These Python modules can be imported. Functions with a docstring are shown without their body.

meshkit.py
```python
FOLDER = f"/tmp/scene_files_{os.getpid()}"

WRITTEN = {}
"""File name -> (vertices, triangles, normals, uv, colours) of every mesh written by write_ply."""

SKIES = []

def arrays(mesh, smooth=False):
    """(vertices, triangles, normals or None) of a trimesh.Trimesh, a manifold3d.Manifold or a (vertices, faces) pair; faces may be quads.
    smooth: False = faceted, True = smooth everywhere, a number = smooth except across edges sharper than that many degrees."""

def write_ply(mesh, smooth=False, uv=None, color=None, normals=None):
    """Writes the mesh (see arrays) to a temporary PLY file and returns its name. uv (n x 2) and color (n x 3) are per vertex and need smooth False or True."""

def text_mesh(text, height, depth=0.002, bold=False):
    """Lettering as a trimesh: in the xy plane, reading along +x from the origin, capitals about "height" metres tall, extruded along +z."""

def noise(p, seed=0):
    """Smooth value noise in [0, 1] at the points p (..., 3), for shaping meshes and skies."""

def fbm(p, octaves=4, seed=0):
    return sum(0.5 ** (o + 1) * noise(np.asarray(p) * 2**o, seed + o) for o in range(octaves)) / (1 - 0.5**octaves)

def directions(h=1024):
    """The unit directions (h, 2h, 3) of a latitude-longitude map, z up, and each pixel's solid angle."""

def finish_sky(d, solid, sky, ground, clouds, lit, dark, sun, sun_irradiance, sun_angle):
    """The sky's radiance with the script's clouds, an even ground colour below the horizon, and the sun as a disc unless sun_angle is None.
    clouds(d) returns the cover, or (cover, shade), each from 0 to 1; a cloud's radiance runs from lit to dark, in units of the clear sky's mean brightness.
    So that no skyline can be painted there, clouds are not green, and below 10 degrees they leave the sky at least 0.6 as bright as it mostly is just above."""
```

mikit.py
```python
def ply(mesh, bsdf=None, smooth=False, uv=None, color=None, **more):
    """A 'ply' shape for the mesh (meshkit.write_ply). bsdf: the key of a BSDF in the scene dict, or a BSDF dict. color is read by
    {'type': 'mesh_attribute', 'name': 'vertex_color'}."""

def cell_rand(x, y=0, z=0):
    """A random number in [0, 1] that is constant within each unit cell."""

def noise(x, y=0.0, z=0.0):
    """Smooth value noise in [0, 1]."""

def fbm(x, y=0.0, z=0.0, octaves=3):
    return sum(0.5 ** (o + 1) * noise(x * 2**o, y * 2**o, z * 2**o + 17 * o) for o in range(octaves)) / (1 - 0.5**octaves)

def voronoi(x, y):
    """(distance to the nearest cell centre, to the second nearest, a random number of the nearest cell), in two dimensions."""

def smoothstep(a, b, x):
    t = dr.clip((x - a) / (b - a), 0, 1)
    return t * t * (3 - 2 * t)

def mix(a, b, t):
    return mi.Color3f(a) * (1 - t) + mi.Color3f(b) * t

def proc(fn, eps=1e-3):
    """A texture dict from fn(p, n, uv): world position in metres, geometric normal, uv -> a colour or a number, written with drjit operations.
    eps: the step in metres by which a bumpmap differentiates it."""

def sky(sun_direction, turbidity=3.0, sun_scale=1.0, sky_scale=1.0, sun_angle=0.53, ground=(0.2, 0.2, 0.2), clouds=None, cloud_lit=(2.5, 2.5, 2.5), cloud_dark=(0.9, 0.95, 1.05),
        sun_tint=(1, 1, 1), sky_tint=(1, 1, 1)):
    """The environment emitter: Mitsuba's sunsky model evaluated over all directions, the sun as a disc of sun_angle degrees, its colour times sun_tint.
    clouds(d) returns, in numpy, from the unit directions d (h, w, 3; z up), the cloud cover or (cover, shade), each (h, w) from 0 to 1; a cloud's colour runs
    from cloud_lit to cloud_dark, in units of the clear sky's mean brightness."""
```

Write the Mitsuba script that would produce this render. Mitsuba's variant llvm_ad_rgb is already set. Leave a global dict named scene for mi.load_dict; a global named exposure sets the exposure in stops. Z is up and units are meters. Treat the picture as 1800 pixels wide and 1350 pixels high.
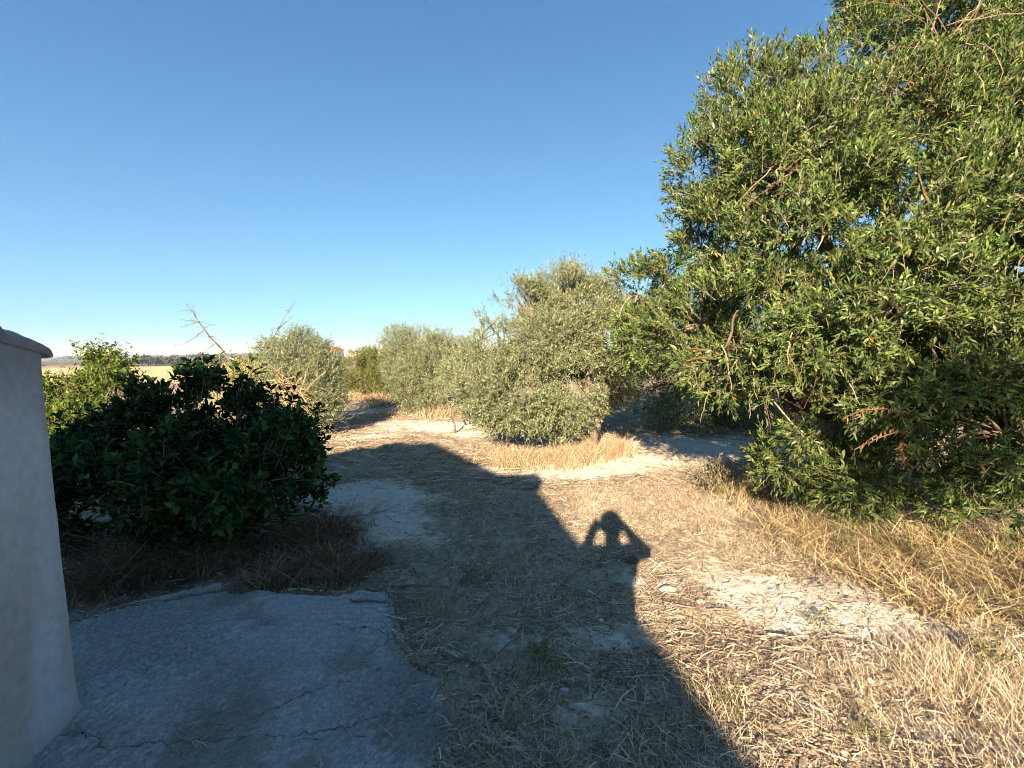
import math, numpy as np, trimesh, shapely, mitsuba as mi, mikit, meshkit, drjit as dr
import manifold3d as m3
from mikit import noise, fbm, smoothstep, mix, voronoi
T = mi.ScalarTransform4f
scene, labels = {}, {}

# ------------------------------------------------------------------ camera, sky, exposure
H = 1.5
pitch, roll = math.radians(4.2), math.radians(0.9)
up = [math.sin(roll), math.sin(pitch) * math.cos(roll), math.cos(pitch) * math.cos(roll)]
scene['camera'] = {'type': 'perspective', 'fov': 94.97, 'fov_axis': 'x', 'near_clip': 0.01, 'far_clip': 30000.0,
                   'to_world': T().look_at(origin=[0, 0, H], target=[0, math.cos(pitch), H - math.sin(pitch)], up=up)}
scene['sky'] = mikit.sky([-0.18436, -0.91502, 0.35882], turbidity=2.5, sun_scale=2.05, sky_scale=.82, sun_tint=(.94, 1.0, 1.24), sky_tint=(.58, .95, 1.21))
exposure = 2.75

# ------------------------------------------------------------------ helpers
def rng(seed): return np.random.default_rng(seed)
def unit(a): return a / (np.linalg.norm(a, axis=-1, keepdims=True) + 1e-9)
def numbered(key):
    if key not in scene and key not in labels: return key
    i = 1
    while f'{key}_{i:03d}' in scene or f'{key}_{i:03d}' in labels: i += 1
    return f'{key}_{i:03d}'
def thing(name, label, cat, group=None):
    k = numbered(name); labels[k] = {'label': label, 'category': cat}
    if group: labels[k]['group'] = group
    return k
def obj(name, mesh, bsdf, parent=None, label=None, cat=None, kind=None, smooth=False, color=None, group=None):
    k = numbered(name if parent is None else parent + '__' + name)
    scene[k] = mikit.ply(mesh, bsdf, smooth=smooth, color=color)
    d = {}
    if label: d['label'] = label
    if cat: d['category'] = cat
    if kind: d['kind'] = kind
    if group: d['group'] = group
    if d: labels[k] = d
    return k
def col(verts_per, c): return np.repeat(c, verts_per, axis=0)
def join(parts):
    """[(v, f, c)] -> one (v, f), c"""
    vs, fs, cs, o = [], [], [], 0
    for v, f, c in parts:
        vs.append(v); fs.append(f + o); cs.append(c); o += len(v)
    return (np.vstack(vs), np.vstack(fs)), np.vstack(cs)
def tubes(P, R, s=4):
    """P (n,k,3) polylines, R (n,k) radii -> v, f"""
    P, R = np.asarray(P, float), np.asarray(R, float)
    n, k = P.shape[:2]
    t = unit(np.gradient(P, axis=1))
    ref = np.where(np.abs(t[..., 2:]) < 0.85, [0, 0, 1.0], [1.0, 0, 0])
    a = unit(np.cross(t, ref)); b = np.cross(t, a)
    an = np.arange(s) * 2 * np.pi / s
    v = P[:, :, None] + R[:, :, None, None] * (np.cos(an)[:, None] * a[:, :, None] + np.sin(an)[:, None] * b[:, :, None])
    i, j = np.meshgrid(np.arange(k - 1), np.arange(s), indexing='ij')
    q = np.stack([i * s + j, i * s + (j + 1) % s, (i + 1) * s + (j + 1) % s, (i + 1) * s + j], -1).reshape(-1, 4)
    tri = np.vstack([q[:, [0, 1, 2]], q[:, [0, 2, 3]]])
    if s > 3:
        cap = np.array([[(k - 1) * s, (k - 1) * s + m, (k - 1) * s + m + 1] for m in range(1, s - 1)] + [[0, m + 1, m] for m in range(1, s - 1)])
        tri = np.vstack([tri, cap])
    f = (tri[None] + (np.arange(n) * k * s)[:, None, None]).reshape(-1, 3)
    return v.reshape(-1, 3), f
def ribbons(C, Wv, taper):
    """C (n,k,3) centre lines, Wv (n,3) half width vectors, taper (k,) -> v, f"""
    n, k = C.shape[:2]
    off = Wv[:, None] * np.asarray(taper)[None, :, None]
    v = np.stack([C - off, C + off], 2).reshape(n, k * 2, 3)
    tri = np.array([t for i in range(k - 1) for t in ((2 * i, 2 * i + 1, 2 * i + 3), (2 * i, 2 * i + 3, 2 * i + 2))])
    if taper[-1] == 0: tri = tri[:-1]
    f = (tri[None] + (np.arange(n) * k * 2)[:, None, None]).reshape(-1, 3)
    return v.reshape(-1, 3), f
def leaves(B, D, N, L, W, lod=4, droop=0.12, fold=0.12):
    """lanceolate leaves: base B, direction D, upper side N, length L, width W (n,) -> v, f"""
    D = unit(D); S = unit(np.cross(D, N)); N = np.cross(S, D)
    L, W = L[:, None], W[:, None]
    n = len(B)
    if lod == 2:
        v = np.stack([B, B + D * .45 * L + S * W / 2 + N * W * fold, B + D * L - N * L * droop, B + D * .45 * L - S * W / 2 + N * W * fold], 1)
        tri = np.array([[0, 1, 2], [0, 2, 3]])
    elif lod == 4:
        v = np.stack([B, B + D * .42 * L + S * W / 2 + N * (W * fold - L * droop * .1), B + D * L - N * L * droop, B + D * .55 * L - S * W / 2 + N * (W * fold - L * droop * .1), B + D * .5 * L - N * L * droop * .2], 1)
        tri = np.array([[0, 1, 4], [1, 2, 4], [2, 3, 4], [3, 0, 4]])
    else:
        v = np.stack([B, B + D * .30 * L + S * W * .42 + N * W * fold, B + D * .62 * L + S * W * .5 + N * (W * fold - L * droop * .35), B + D * L - N * L * droop,
                      B + D * .62 * L - S * W * .5 + N * (W * fold - L * droop * .35), B + D * .30 * L - S * W * .42 + N * W * fold, B + D * .5 * L - N * L * droop * .2], 1)
        tri = np.array([[0, 1, 6], [1, 2, 6], [2, 3, 6], [3, 4, 6], [4, 5, 6], [5, 0, 6]])
    k = v.shape[1]
    return v.reshape(-1, 3), (tri[None] + (np.arange(n) * k)[:, None, None]).reshape(-1, 3), k
def jitter_color(r, n, palette, weights, v=0.22):
    p = np.asarray(palette, float)[r.choice(len(palette), n, p=np.asarray(weights, float) / np.sum(weights))]
    return np.clip(p * (1 + v * r.standard_normal((n, 1))).clip(.4, 1.9), 0.004, 0.9)

# ------------------------------------------------------------------ terrain functions
BARE = [(1.0, 5.95, 1.0, .5, 1.6), (.55, 5.5, .55, .22, 1.0), (-1.1, 9.0, 1.3, .55, 1.2), (-.7, 8.1, .55, .25, 1.0), (-2.3, 9.8, .9, .4, .9), (-1.45, 4.85, .65, .42, 1.1), (-1.05, 4.0, .55, .45, 1.0),
        (-1.9, 5.0, .5, .3, .8), (1.5, 2.78, .42, .32, 1.1), (1.75, 2.4, .45, .2, .9), (.56, 2.34, .26, .16, .9), (.3, 1.85, .2, .14, .7), (2.6, 7.2, 1.2, .7, 1.0), (3.1, 6.3, 1.0, .6, .9), (-.15, 2.35, .15, .14, .6),
        (-3.4, 11.5, 1.0, .5, .8), (0.2, 3.3, .22, .2, .5), (.1, 1.5, .25, .12, .6), (1.1, 1.9, .3, .15, .7), (2.2, 2.3, .4, .18, .7), (1.8, 1.6, .3, .12, .6), (2.4, 2.7, .5, .15, .6), (.75, 3.0, .2, .2, .4), (-0.5, 5.9, .5, .2, .5), (-2.6, 8.2, .7, .3, .7)]
def bare_np(x, y):
    s = 0
    for cx, cy, rx, ry, a in BARE: s = s + a * np.exp(-((x - cx) / rx) ** 2 - ((y - cy) / ry) ** 2)
    return s
def gz(x, y, fine=True):
    x, y = np.asarray(x, float), np.asarray(y, float)
    d = np.hypot(x, y)
    ss = lambda a, b, t: (lambda u: u * u * (3 - 2 * u))(np.clip((t - a) / (b - a), 0, 1))
    az = x / np.maximum(y, 1e-3)
    drop = np.maximum(ss(-.40, -.62, az) * ss(14, 170, y), ss(150, 420, d)) * (y > 0) + (y <= 0) * ss(150, 420, d)
    z = -14 * drop
    p = np.stack([x, y, 0 * x], -1)
    near = 1 - ss(25, 60, d)
    if fine:
        z = z + near * (.10 * (meshkit.fbm(p * .5, 2, 3) - .5) + .05 * (meshkit.fbm(p * 2.3, 3, 5) - .5) + .022 * (meshkit.noise(p * 11, 8) - .5)) * ss(.6, 2.0, np.abs(d))
        z = z + .25 * ss(8, 16, y) * near * (meshkit.noise(p * .22, 4) - .35)
        z = z + 1.5 * (1 - near) * (meshkit.fbm(p * .02, 3, 9) - .5)
    return z
def snap(pts, dz=0):
    pts = np.asarray(pts, float).copy(); pts[..., 2] = gz(pts[..., 0], pts[..., 1]) + dz; return pts

# ------------------------------------------------------------------ materials
def twos(b): return {'type': 'twosided', 'bsdf': b}
VC = {'type': 'mesh_attribute', 'name': 'vertex_color'}
def soil_color(p, n, uv):
    s = mi.Float(0)
    for cx, cy, rx, ry, a in BARE: s = s + a * dr.exp(-dr.square((p.x - cx) / rx) - dr.square((p.y - cy) / ry))
    f = fbm(p.x * 3, p.y * 3, 0, 4)
    g = fbm(p.x * 17, p.y * 17, 3, 3)
    bare = smoothstep(.22, .85, s + (f - .5) * 1.3 + (g - .5) * .7)
    litter = mix((.20, .155, .11), (.46, .38, .275), fbm(p.x * 9 + 4, p.y * 9, 1, 4))
    streak = noise(p.x * 60 + 14 * f, p.y * 22, 0)
    litter = litter * (0.72 + .55 * streak)
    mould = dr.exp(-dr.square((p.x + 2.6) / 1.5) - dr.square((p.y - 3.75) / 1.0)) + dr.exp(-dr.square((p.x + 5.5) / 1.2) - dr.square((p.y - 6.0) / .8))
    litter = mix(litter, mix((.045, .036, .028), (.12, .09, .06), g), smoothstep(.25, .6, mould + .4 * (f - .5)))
    chalk = mix((.52, .465, .385), (.68, .625, .53), g)
    c = mix(litter, chalk, bare)
    # far land: field patchwork
    d = dr.sqrt(p.x * p.x + p.y * p.y)
    _, _, w = voronoi(p.x / 420 + .3 * noise(p.x / 300, p.y / 300), p.y / 300)
    far = mix((.105, .105, .075), (.30, .235, .13), smoothstep(.45, .6, w))
    far = mix(far, (.085, .10, .06), smoothstep(.8, .86, w))
    far = far * (.8 + .4 * fbm(p.x / 60, p.y / 25, 2, 3))
    gold = mix((.50, .37, .18), (.60, .46, .25), fbm(p.x / 25, p.y / 3, 0, 3))
    far = mix(gold, far, smoothstep(640, 650, p.y))
    return mix(c, far, smoothstep(60, 110, d))
def soil_bump(p, n, uv):
    return .02 * fbm(p.x * 24, p.y * 24, 0, 4) + .006 * noise(p.x * 130, p.y * 130, 0)
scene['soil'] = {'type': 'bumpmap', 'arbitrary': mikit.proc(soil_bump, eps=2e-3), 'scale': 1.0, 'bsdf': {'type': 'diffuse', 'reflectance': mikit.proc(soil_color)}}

CRACKS = [[(-1.83, 1.75), (-1.74, 1.74), (-1.66, 1.725), (-1.62, 1.715), (-1.60, 1.68), (-1.53, 1.67), (-1.41, 1.68), (-1.28, 1.70), (-1.16, 1.74), (-1.08, 1.79), (-.98, 1.87), (-.87, 1.96), (-.78, 1.99), (-.69, 2.03), (-.60, 2.10)],
          [(-1.28, 1.70), (-1.12, 1.70), (-1.0, 1.72), (-.85, 1.71), (-.72, 1.74), (-.55, 1.80), (-.34, 1.79)], [(-.98, 2.45), (-.88, 2.40), (-.78, 2.41), (-.70, 2.37), (-.64, 2.30)], [(-.72, 2.20), (-.66, 2.28), (-.67, 2.40)]]
def concrete_color(p, n, uv):
    f = fbm(p.x * 1.6, p.y * 1.6, 0, 4); g = fbm(p.x * 60, p.y * 60, 1, 3)
    agg = smoothstep(.42, .62, noise(p.x * 95, p.y * 95, 0) * .6 + .4 * g)
    c = mix((.27, .27, .25), (.50, .495, .46), smoothstep(.3, .7, f) * .5 + .15 * g + .35 * agg)
    d2 = mi.Float(1.0); wx, wy = p.x + .03 * (fbm(p.x * 24, p.y * 24, 1, 2) - .5), p.y + .03 * (fbm(p.x * 24, p.y * 24, 2, 2) - .5)
    for c_ in CRACKS:
        for (ax, ay), (bx, by_) in zip(c_[:-1], c_[1:]):
            ux, uy = bx - ax, by_ - ay; tt = dr.clip(((wx - ax) * ux + (wy - ay) * uy) / (ux * ux + uy * uy), 0, 1)
            d2 = dr.minimum(d2, dr.square(wx - ax - tt * ux) + dr.square(wy - ay - tt * uy))
    c = mix(c, (.09, .085, .075), smoothstep(.0045, .0015, dr.sqrt(d2)) * .7)
    dirt = smoothstep(.56, .72, fbm(p.x * 4 + 9, p.y * 4, 5, 4))
    return mix(c, (.24, .21, .165), .55 * dirt) * (.78 + .4 * noise(p.x * 220, p.y * 220, 0))
def concrete_bump(p, n, uv):
    return .018 * fbm(p.x * 55, p.y * 70, 0, 3) + .006 * noise(p.x * 210, p.y * 210, 0)
scene['concrete'] = {'type': 'bumpmap', 'arbitrary': mikit.proc(concrete_bump, eps=1.5e-3), 'scale': 1.0, 'bsdf': {'type': 'diffuse', 'reflectance': mikit.proc(concrete_color)}}
def plaster_color(p, n, uv):
    f = fbm(p.y * 3, p.z * 1.2, p.x * 3, 4); s = fbm(p.y * 7, p.z * .7, 4, 3)
    c = mix((.41, .45, .49), (.55, .60, .65), f)
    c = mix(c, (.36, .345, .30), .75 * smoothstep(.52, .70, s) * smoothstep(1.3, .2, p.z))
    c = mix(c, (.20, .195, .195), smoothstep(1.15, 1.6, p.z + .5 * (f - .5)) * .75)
    c = mix(c, (.25, .24, .22), smoothstep(.58, .74, noise(p.y * 26, p.z * 1.1, 7)) * smoothstep(.5, 1.5, p.z) * .45)
    c = c * (.82 + .36 * fbm(p.y * 40, p.z * 40, p.x * 40, 3))
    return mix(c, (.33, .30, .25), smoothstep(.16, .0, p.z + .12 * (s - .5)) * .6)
def plaster_bump(p, n, uv): return .010 * fbm(p.y * 11, p.z * 16, p.x * 11, 4) + .0012 * noise(p.y * 160, p.z * 160, 0)
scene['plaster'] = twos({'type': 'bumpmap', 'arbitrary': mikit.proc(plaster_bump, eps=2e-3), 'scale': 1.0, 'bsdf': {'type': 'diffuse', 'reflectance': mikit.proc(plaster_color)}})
def tile_color(p, n, uv):
    f = fbm(p.x * 14, p.y * 14, p.z * 14, 4)
    return mix(mix((.12, .12, .125), (.30, .29, .285), f), (.42, .41, .39), smoothstep(.62, .75, fbm(p.x * 30, p.y * 30, p.z * 30, 3)))
scene['old_tile'] = twos({'type': 'bumpmap', 'arbitrary': mikit.proc(lambda p, n, uv: .006 * fbm(p.x * 40, p.y * 40, p.z * 40, 3)), 'scale': 1.0, 'bsdf': {'type': 'principled', 'base_color': mikit.proc(tile_color), 'roughness': .8, 'specular': .3}})
def bark_color(p, n, uv):
    f = fbm(p.x * 22, p.y * 22, p.z * 7, 4)
    return mix((.07, .055, .042), (.25, .205, .15), f)
scene['bark'] = {'type': 'bumpmap', 'arbitrary': mikit.proc(lambda p, n, uv: .012 * fbm(p.x * 40, p.y * 40, p.z * 14, 3)), 'scale': 1.0, 'bsdf': {'type': 'diffuse', 'reflectance': mikit.proc(bark_color)}}
scene['leaf'] = {'type': 'principledthin', 'base_color': VC, 'roughness': .42, 'diff_trans': .55, 'eta': 1.45, 'spec_trans': 0.0}
scene['glossy_leaf'] = {'type': 'principledthin', 'base_color': VC, 'roughness': .3, 'diff_trans': .35, 'eta': 1.5, 'spec_trans': 0.0}
scene['straw'] = twos({'type': 'diffuse', 'reflectance': VC})
scene['wood'] = {'type': 'diffuse', 'reflectance': VC}
def flat(name, c, rough=.7): scene[name] = twos({'type': 'principled', 'base_color': {'type': 'rgb', 'value': list(c)}, 'roughness': rough, 'specular': .3})
flat('white_paint', (.78, .77, .74)); flat('red_roof', (.34, .12, .07)); flat('dark_opening', (.05, .05, .055)); flat('grey_steel', (.72, .73, .75), .5)
flat('shirt', (.10, .14, .24)); flat('trousers', (.12, .12, .13)); flat('skin', (.42, .27, .19), .5); flat('hair', (.04, .03, .025), .5); flat('phone_black', (.03, .03, .035), .3)
scene['stone'] = {'type': 'bumpmap', 'arbitrary': mikit.proc(lambda p, n, uv: .01 * fbm(p.x * 50, p.y * 50, p.z * 50, 3)), 'scale': 1.0, 'bsdf': {'type': 'diffuse', 'reflectance': mikit.proc(lambda p, n, uv: mix((.33, .29, .235), (.60, .55, .46), fbm(p.x * 30, p.y * 30, p.z * 30, 3)))}}
scene['clod'] = {'type': 'diffuse', 'reflectance': mikit.proc(lambda p, n, uv: mix((.06, .05, .04), (.15, .12, .09), fbm(p.x * 60, p.y * 60, p.z * 60, 3)))}

# ------------------------------------------------------------------ ground
def axis(lo, hi, step, far_lo, far_hi, grow=1.16):
    a = list(np.arange(lo, hi + 1e-6, step)); s = step
    while a[-1] < far_hi: s *= grow; a.append(a[-1] + s)
    s = step; b = [lo]
    while b[-1] > far_lo: s *= grow; b.append(b[-1] - s)
    return np.array(b[:0:-1] + a)
gx, gy = axis(-4.5, 5.5, .055, -9000, 9000, 1.2), axis(.6, 11, .055, -300, 9500, 1.2)
X, Y = np.meshgrid(gx, gy); Z = gz(X, Y)
idx = np.arange(X.size).reshape(X.shape)
q = np.stack([idx[:-1, :-1], idx[:-1, 1:], idx[1:, 1:], idx[1:, :-1]], -1).reshape(-1, 4)
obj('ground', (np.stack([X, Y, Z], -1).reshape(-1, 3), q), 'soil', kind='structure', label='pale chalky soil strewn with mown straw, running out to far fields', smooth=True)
# low hills on the horizon
a = np.radians(np.linspace(-75, 75, 181)); ring = []
hh = np.clip(26 + 70 * (meshkit.fbm(np.stack([a * 3, a * 0, a * 0], -1), 3, 4) - .45), 8, 90)
for rr, k in ((6600, 0), (7400, .55), (8600, 1), (9300, .4)): ring.append(np.stack([rr * np.sin(a), rr * np.cos(a), -14.5 + hh * k], -1))
V = np.vstack(ring); n_ = len(a); i, j = np.meshgrid(np.arange(3), np.arange(n_ - 1), indexing='ij')
scene['far_land'] = {'type': 'diffuse', 'reflectance': mikit.proc(lambda p, n, uv: mix((.10, .11, .08), (.22, .18, .11), fbm(p.x / 300, p.y / 300, 0, 3)))}
obj('hills', (V, np.stack([i * n_ + j, i * n_ + j + 1, (i + 1) * n_ + j + 1, (i + 1) * n_ + j], -1).reshape(-1, 4)), 'far_land', kind='structure', label='low hazy hills along the horizon', smooth=True)

# ------------------------------------------------------------------ concrete pavement
SLAB = shapely.Polygon([(-3.2, 2.25), (-2.48, 2.52), (-2.34, 2.62), (-1.91, 2.83), (-1.63, 2.86), (-1.36, 2.82), (-1.07, 2.77), (-.86, 2.84), (-.74, 2.72), (-.66, 2.47), (-.56, 2.25), (-.46, 2.12), (-.39, 2.06), (-.30, 1.92), (-.24, 1.71), (-.27, 1.52), (-.2, 1.2), (-.22, .7), (-.3, -.6), (-3.2, -.6)])
sx, sy = np.arange(-3.0, -.12, .0098), np.arange(.9, 2.93, .0098)
X, Y = np.meshgrid(sx, sy); P = np.stack([X, Y, 0 * X], -1)
wob = .07 * (meshkit.fbm(P * 11, 3, 2) - .5)
pts = shapely.points(X + wob, Y + .07 * (meshkit.fbm(P * 11 + 7, 3, 6) - .5))
sd = shapely.distance(SLAB.boundary, pts) * np.where(shapely.contains(SLAB, pts), 1, -1)
sm = np.clip((sd + .006) / .02, 0, 1); sm = sm * sm * (3 - 2 * sm)
# drag ridges left by the screed, strongest near the far right corner
ang = np.hypot(X + 1.0, Y - 4.9)
ridge = np.abs(np.sin(ang * 62 + 3 * meshkit.fbm(P * 3, 2, 1))) * np.exp(-((X + .75) / .55) ** 2 - ((Y - 2.62) / .35) ** 2)
lumps = .022 * (meshkit.fbm(P * 2.0, 2, 12) - .5) + .009 * (meshkit.fbm(np.stack([X * 16 + Y * 6, Y * 26 - X * 8, 0 * X], -1), 2, 15) - .5) + .016 * (meshkit.noise(P * 75, 21) - .5) * (.4 + 1.2 * meshkit.noise(P * 2.2, 5))
crk = np.full(X.shape, 9.0)
for c in CRACKS:
    l = shapely.LineString(c); crk = np.minimum(crk, shapely.distance(l, shapely.points(X + .03 * (meshkit.fbm(P * 24, 2, 31) - .5), Y + .03 * (meshkit.fbm(P * 24, 2, 32) - .5))))
groove = -.010 * np.clip(1 - crk / .008, 0, 1)
Z = gz(X, Y) * .4 + .035 + lumps + .02 * ridge + groove
Z = np.where(sm > 0, Z * sm + (gz(X, Y) - .05) * (1 - sm), gz(X, Y) - .05)
idx = np.arange(X.size).reshape(X.shape)
q = np.stack([idx[:-1, :-1], idx[:-1, 1:], idx[1:, 1:], idx[1:, :-1]], -1).reshape(-1, 4)
q = q[(sm.ravel()[q] > 0).any(1)]
keep = np.unique(q); mp = np.zeros(X.size, int); mp[keep] = np.arange(len(keep))
obj('concrete_pavement', (np.stack([X, Y, Z], -1).reshape(-1, 3)[keep], mp[q]), 'concrete', kind='structure', label='rough grey concrete apron with cracks and a broken edge', smooth=True)
def slab_z(x, y): return gz(x, y) * .4 + .035
st = shapely.LineString([(-2.22, 2.68), (-2.05, 2.80), (-1.88, 2.90)]).buffer(.028, cap_style='flat')
m = trimesh.creation.extrude_polygon(st, .07); m = m.subdivide().subdivide().subdivide()
m.vertices += .012 * (meshkit.noise(m.vertices * 30, 3)[:, None] - .5) + [0, 0, -.035]
obj('concrete_strip', m, 'concrete', label='narrow broken concrete edging strip behind the pavement under the dry grass', cat='edging', smooth=40)

# ------------------------------------------------------------------ boundary wall (left) and the house behind the camera
d2 = np.array([-.177, .984, 0]); n2 = np.array([.984, .177, 0]); zz = np.array([0, 0, 1.0])
C0 = np.array([-1.845, 1.87, 0])                      # far corner of the wall's visible face
def frame(s, n, z): return C0 - d2 * s + n2 * n + zz * z   # s towards the house, n out of the face
wl = thing('boundary_wall', 'weathered white plastered wall end with curved tile coping beside the concrete', 'wall')
ns, nz = 90, 90
S, Zg = np.meshgrid(np.linspace(0, 1, ns), np.linspace(0, 1, nz))
def face_pts(S, Zg, side):
    s = S * 3.6 + .035 * Zg * (1 - S); z = -.05 + Zg * (1.575 + .26 * np.clip(S * 3.6, 0, .5))
    p = C0 - d2 * s[..., None] + zz * z[..., None]
    bulge = .014 * (meshkit.fbm(p * 3, 3, 4) - .5) + .05 * np.clip(1 - z / .16, 0, 1) ** 2 * meshkit.fbm(p * 8, 2, 9)
    return p + n2 * bulge[..., None] if side else p - n2 * .28
F, Bk = face_pts(S, Zg, 1), face_pts(S, Zg, 0)
vs = np.vstack([F.reshape(-1, 3), Bk.reshape(-1, 3)]); N_ = ns * nz
idx = np.arange(N_).reshape(nz, ns)
q1 = np.stack([idx[:-1, :-1], idx[:-1, 1:], idx[1:, 1:], idx[1:, :-1]], -1).reshape(-1, 4)
loop = np.concatenate([idx[0, :], idx[1:, -1], idx[-1, -2::-1], idx[-2:0:-1, 0]]); nx_ = np.roll(loop, -1)
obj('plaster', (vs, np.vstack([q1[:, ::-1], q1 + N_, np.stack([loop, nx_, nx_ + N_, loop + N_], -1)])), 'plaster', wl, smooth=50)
def coping(s0, s1, z0, z1, lip):
    prof = np.array([(s0 - .005, .0), (s0 - .014, -.014), (s0 - .024, .0), (s0 - .023, .02), (s0 - .014, .045), (s0 + .004, .064), (s0 + .03, .077), (s0 + .10, .084), (s1, .086), (s1, .0)]) if lip else np.array([(s0, .0), (s0 - .012, .03), (s0 - .004, .066), (s0 + .02, .08), (s0 + .1, .084), (s1, .086), (s1, 0)])
    prof[:, 1] += z0 + (z1 - z0) * (prof[:, 0] - s0) / (s1 - s0)
    poly = shapely.Polygon(prof)
    m = trimesh.creation.extrude_polygon(poly, .36).subdivide().subdivide().subdivide()
    v = m.vertices.copy(); t = (v[:, 2] - .18) / .18
    zc = z0 + (z1 - z0) * (v[:, 0] - s0) / (s1 - s0)
    hgt = v[:, 1] - zc
    v[:, 1] = zc + hgt * (1 - .55 * np.abs(t) ** 3)
    p = C0 - d2 * v[:, :1] + n2 * (v[:, 2:3] - .352) + zz * v[:, 1:2]
    p += .008 * (meshkit.fbm(p * 22, 2, 3)[:, None] - .5)
    return trimesh.Trimesh(p, m.faces)
zt = lambda s: 1.512 + .26 * min(s, .5)
for i, (a_, b_) in enumerate([(0, .205), (.205, .6), (.6, 1.0), (1.0, 1.4), (1.4, 1.8), (1.8, 2.2), (2.2, 2.6), (2.6, 3.0), (3.0, 3.55)]):
    obj('coping_tile', coping(a_ + (.002 if i else 0), b_ + .03, zt(a_) + (.012 if i else -.004), zt(b_) - .006, i == 0), 'old_tile', wl, smooth=45)

hs = thing('house', 'white house with a tiled gable roof behind the photographer, seen by its shadow', 'house')
def hp(n, s, z): return np.array([-1.185, -1.79, 0]) + n2 * n - d2 * s + zz * z
def prism(profile, s0, s1):
    m = trimesh.creation.extrude_polygon(shapely.Polygon(profile), s1 - s0); v = m.vertices
    p = np.array([-1.185, -1.79, 0]) + n2 * v[:, :1] + zz * v[:, 1:2] - d2 * (v[:, 2:3] + s0)
    return trimesh.Trimesh(p, m.faces[:, ::-1])
obj('wall', prism([(0, -.1), (0, 2.50), (-2, 3.62), (-3.06, 3.56), (-3.55, 3.36), (-6, 2.42), (-6, -.1)], .03, 8), 'plaster', hs)
rt = [(.15, 2.57), (-2, 3.78), (-3.06, 3.72), (-3.6, 3.50), (-6.2, 2.52)]
obj('roof', prism(rt + [(x, z - .11) for x, z in rt[::-1]], 0, 8.2), 'old_tile', hs)
obj('corner_block', prism([(-.02, 2.40), (-.02, 2.91), (-.47, 2.925), (-.47, 2.6)], .005, .35), 'plaster', hs)
dk = obj('door', prism([(.004, .0), (.05, .0), (.05, 2.05), (.004, 2.05)], 1.6, 2.5), 'bark', hs)
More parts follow.
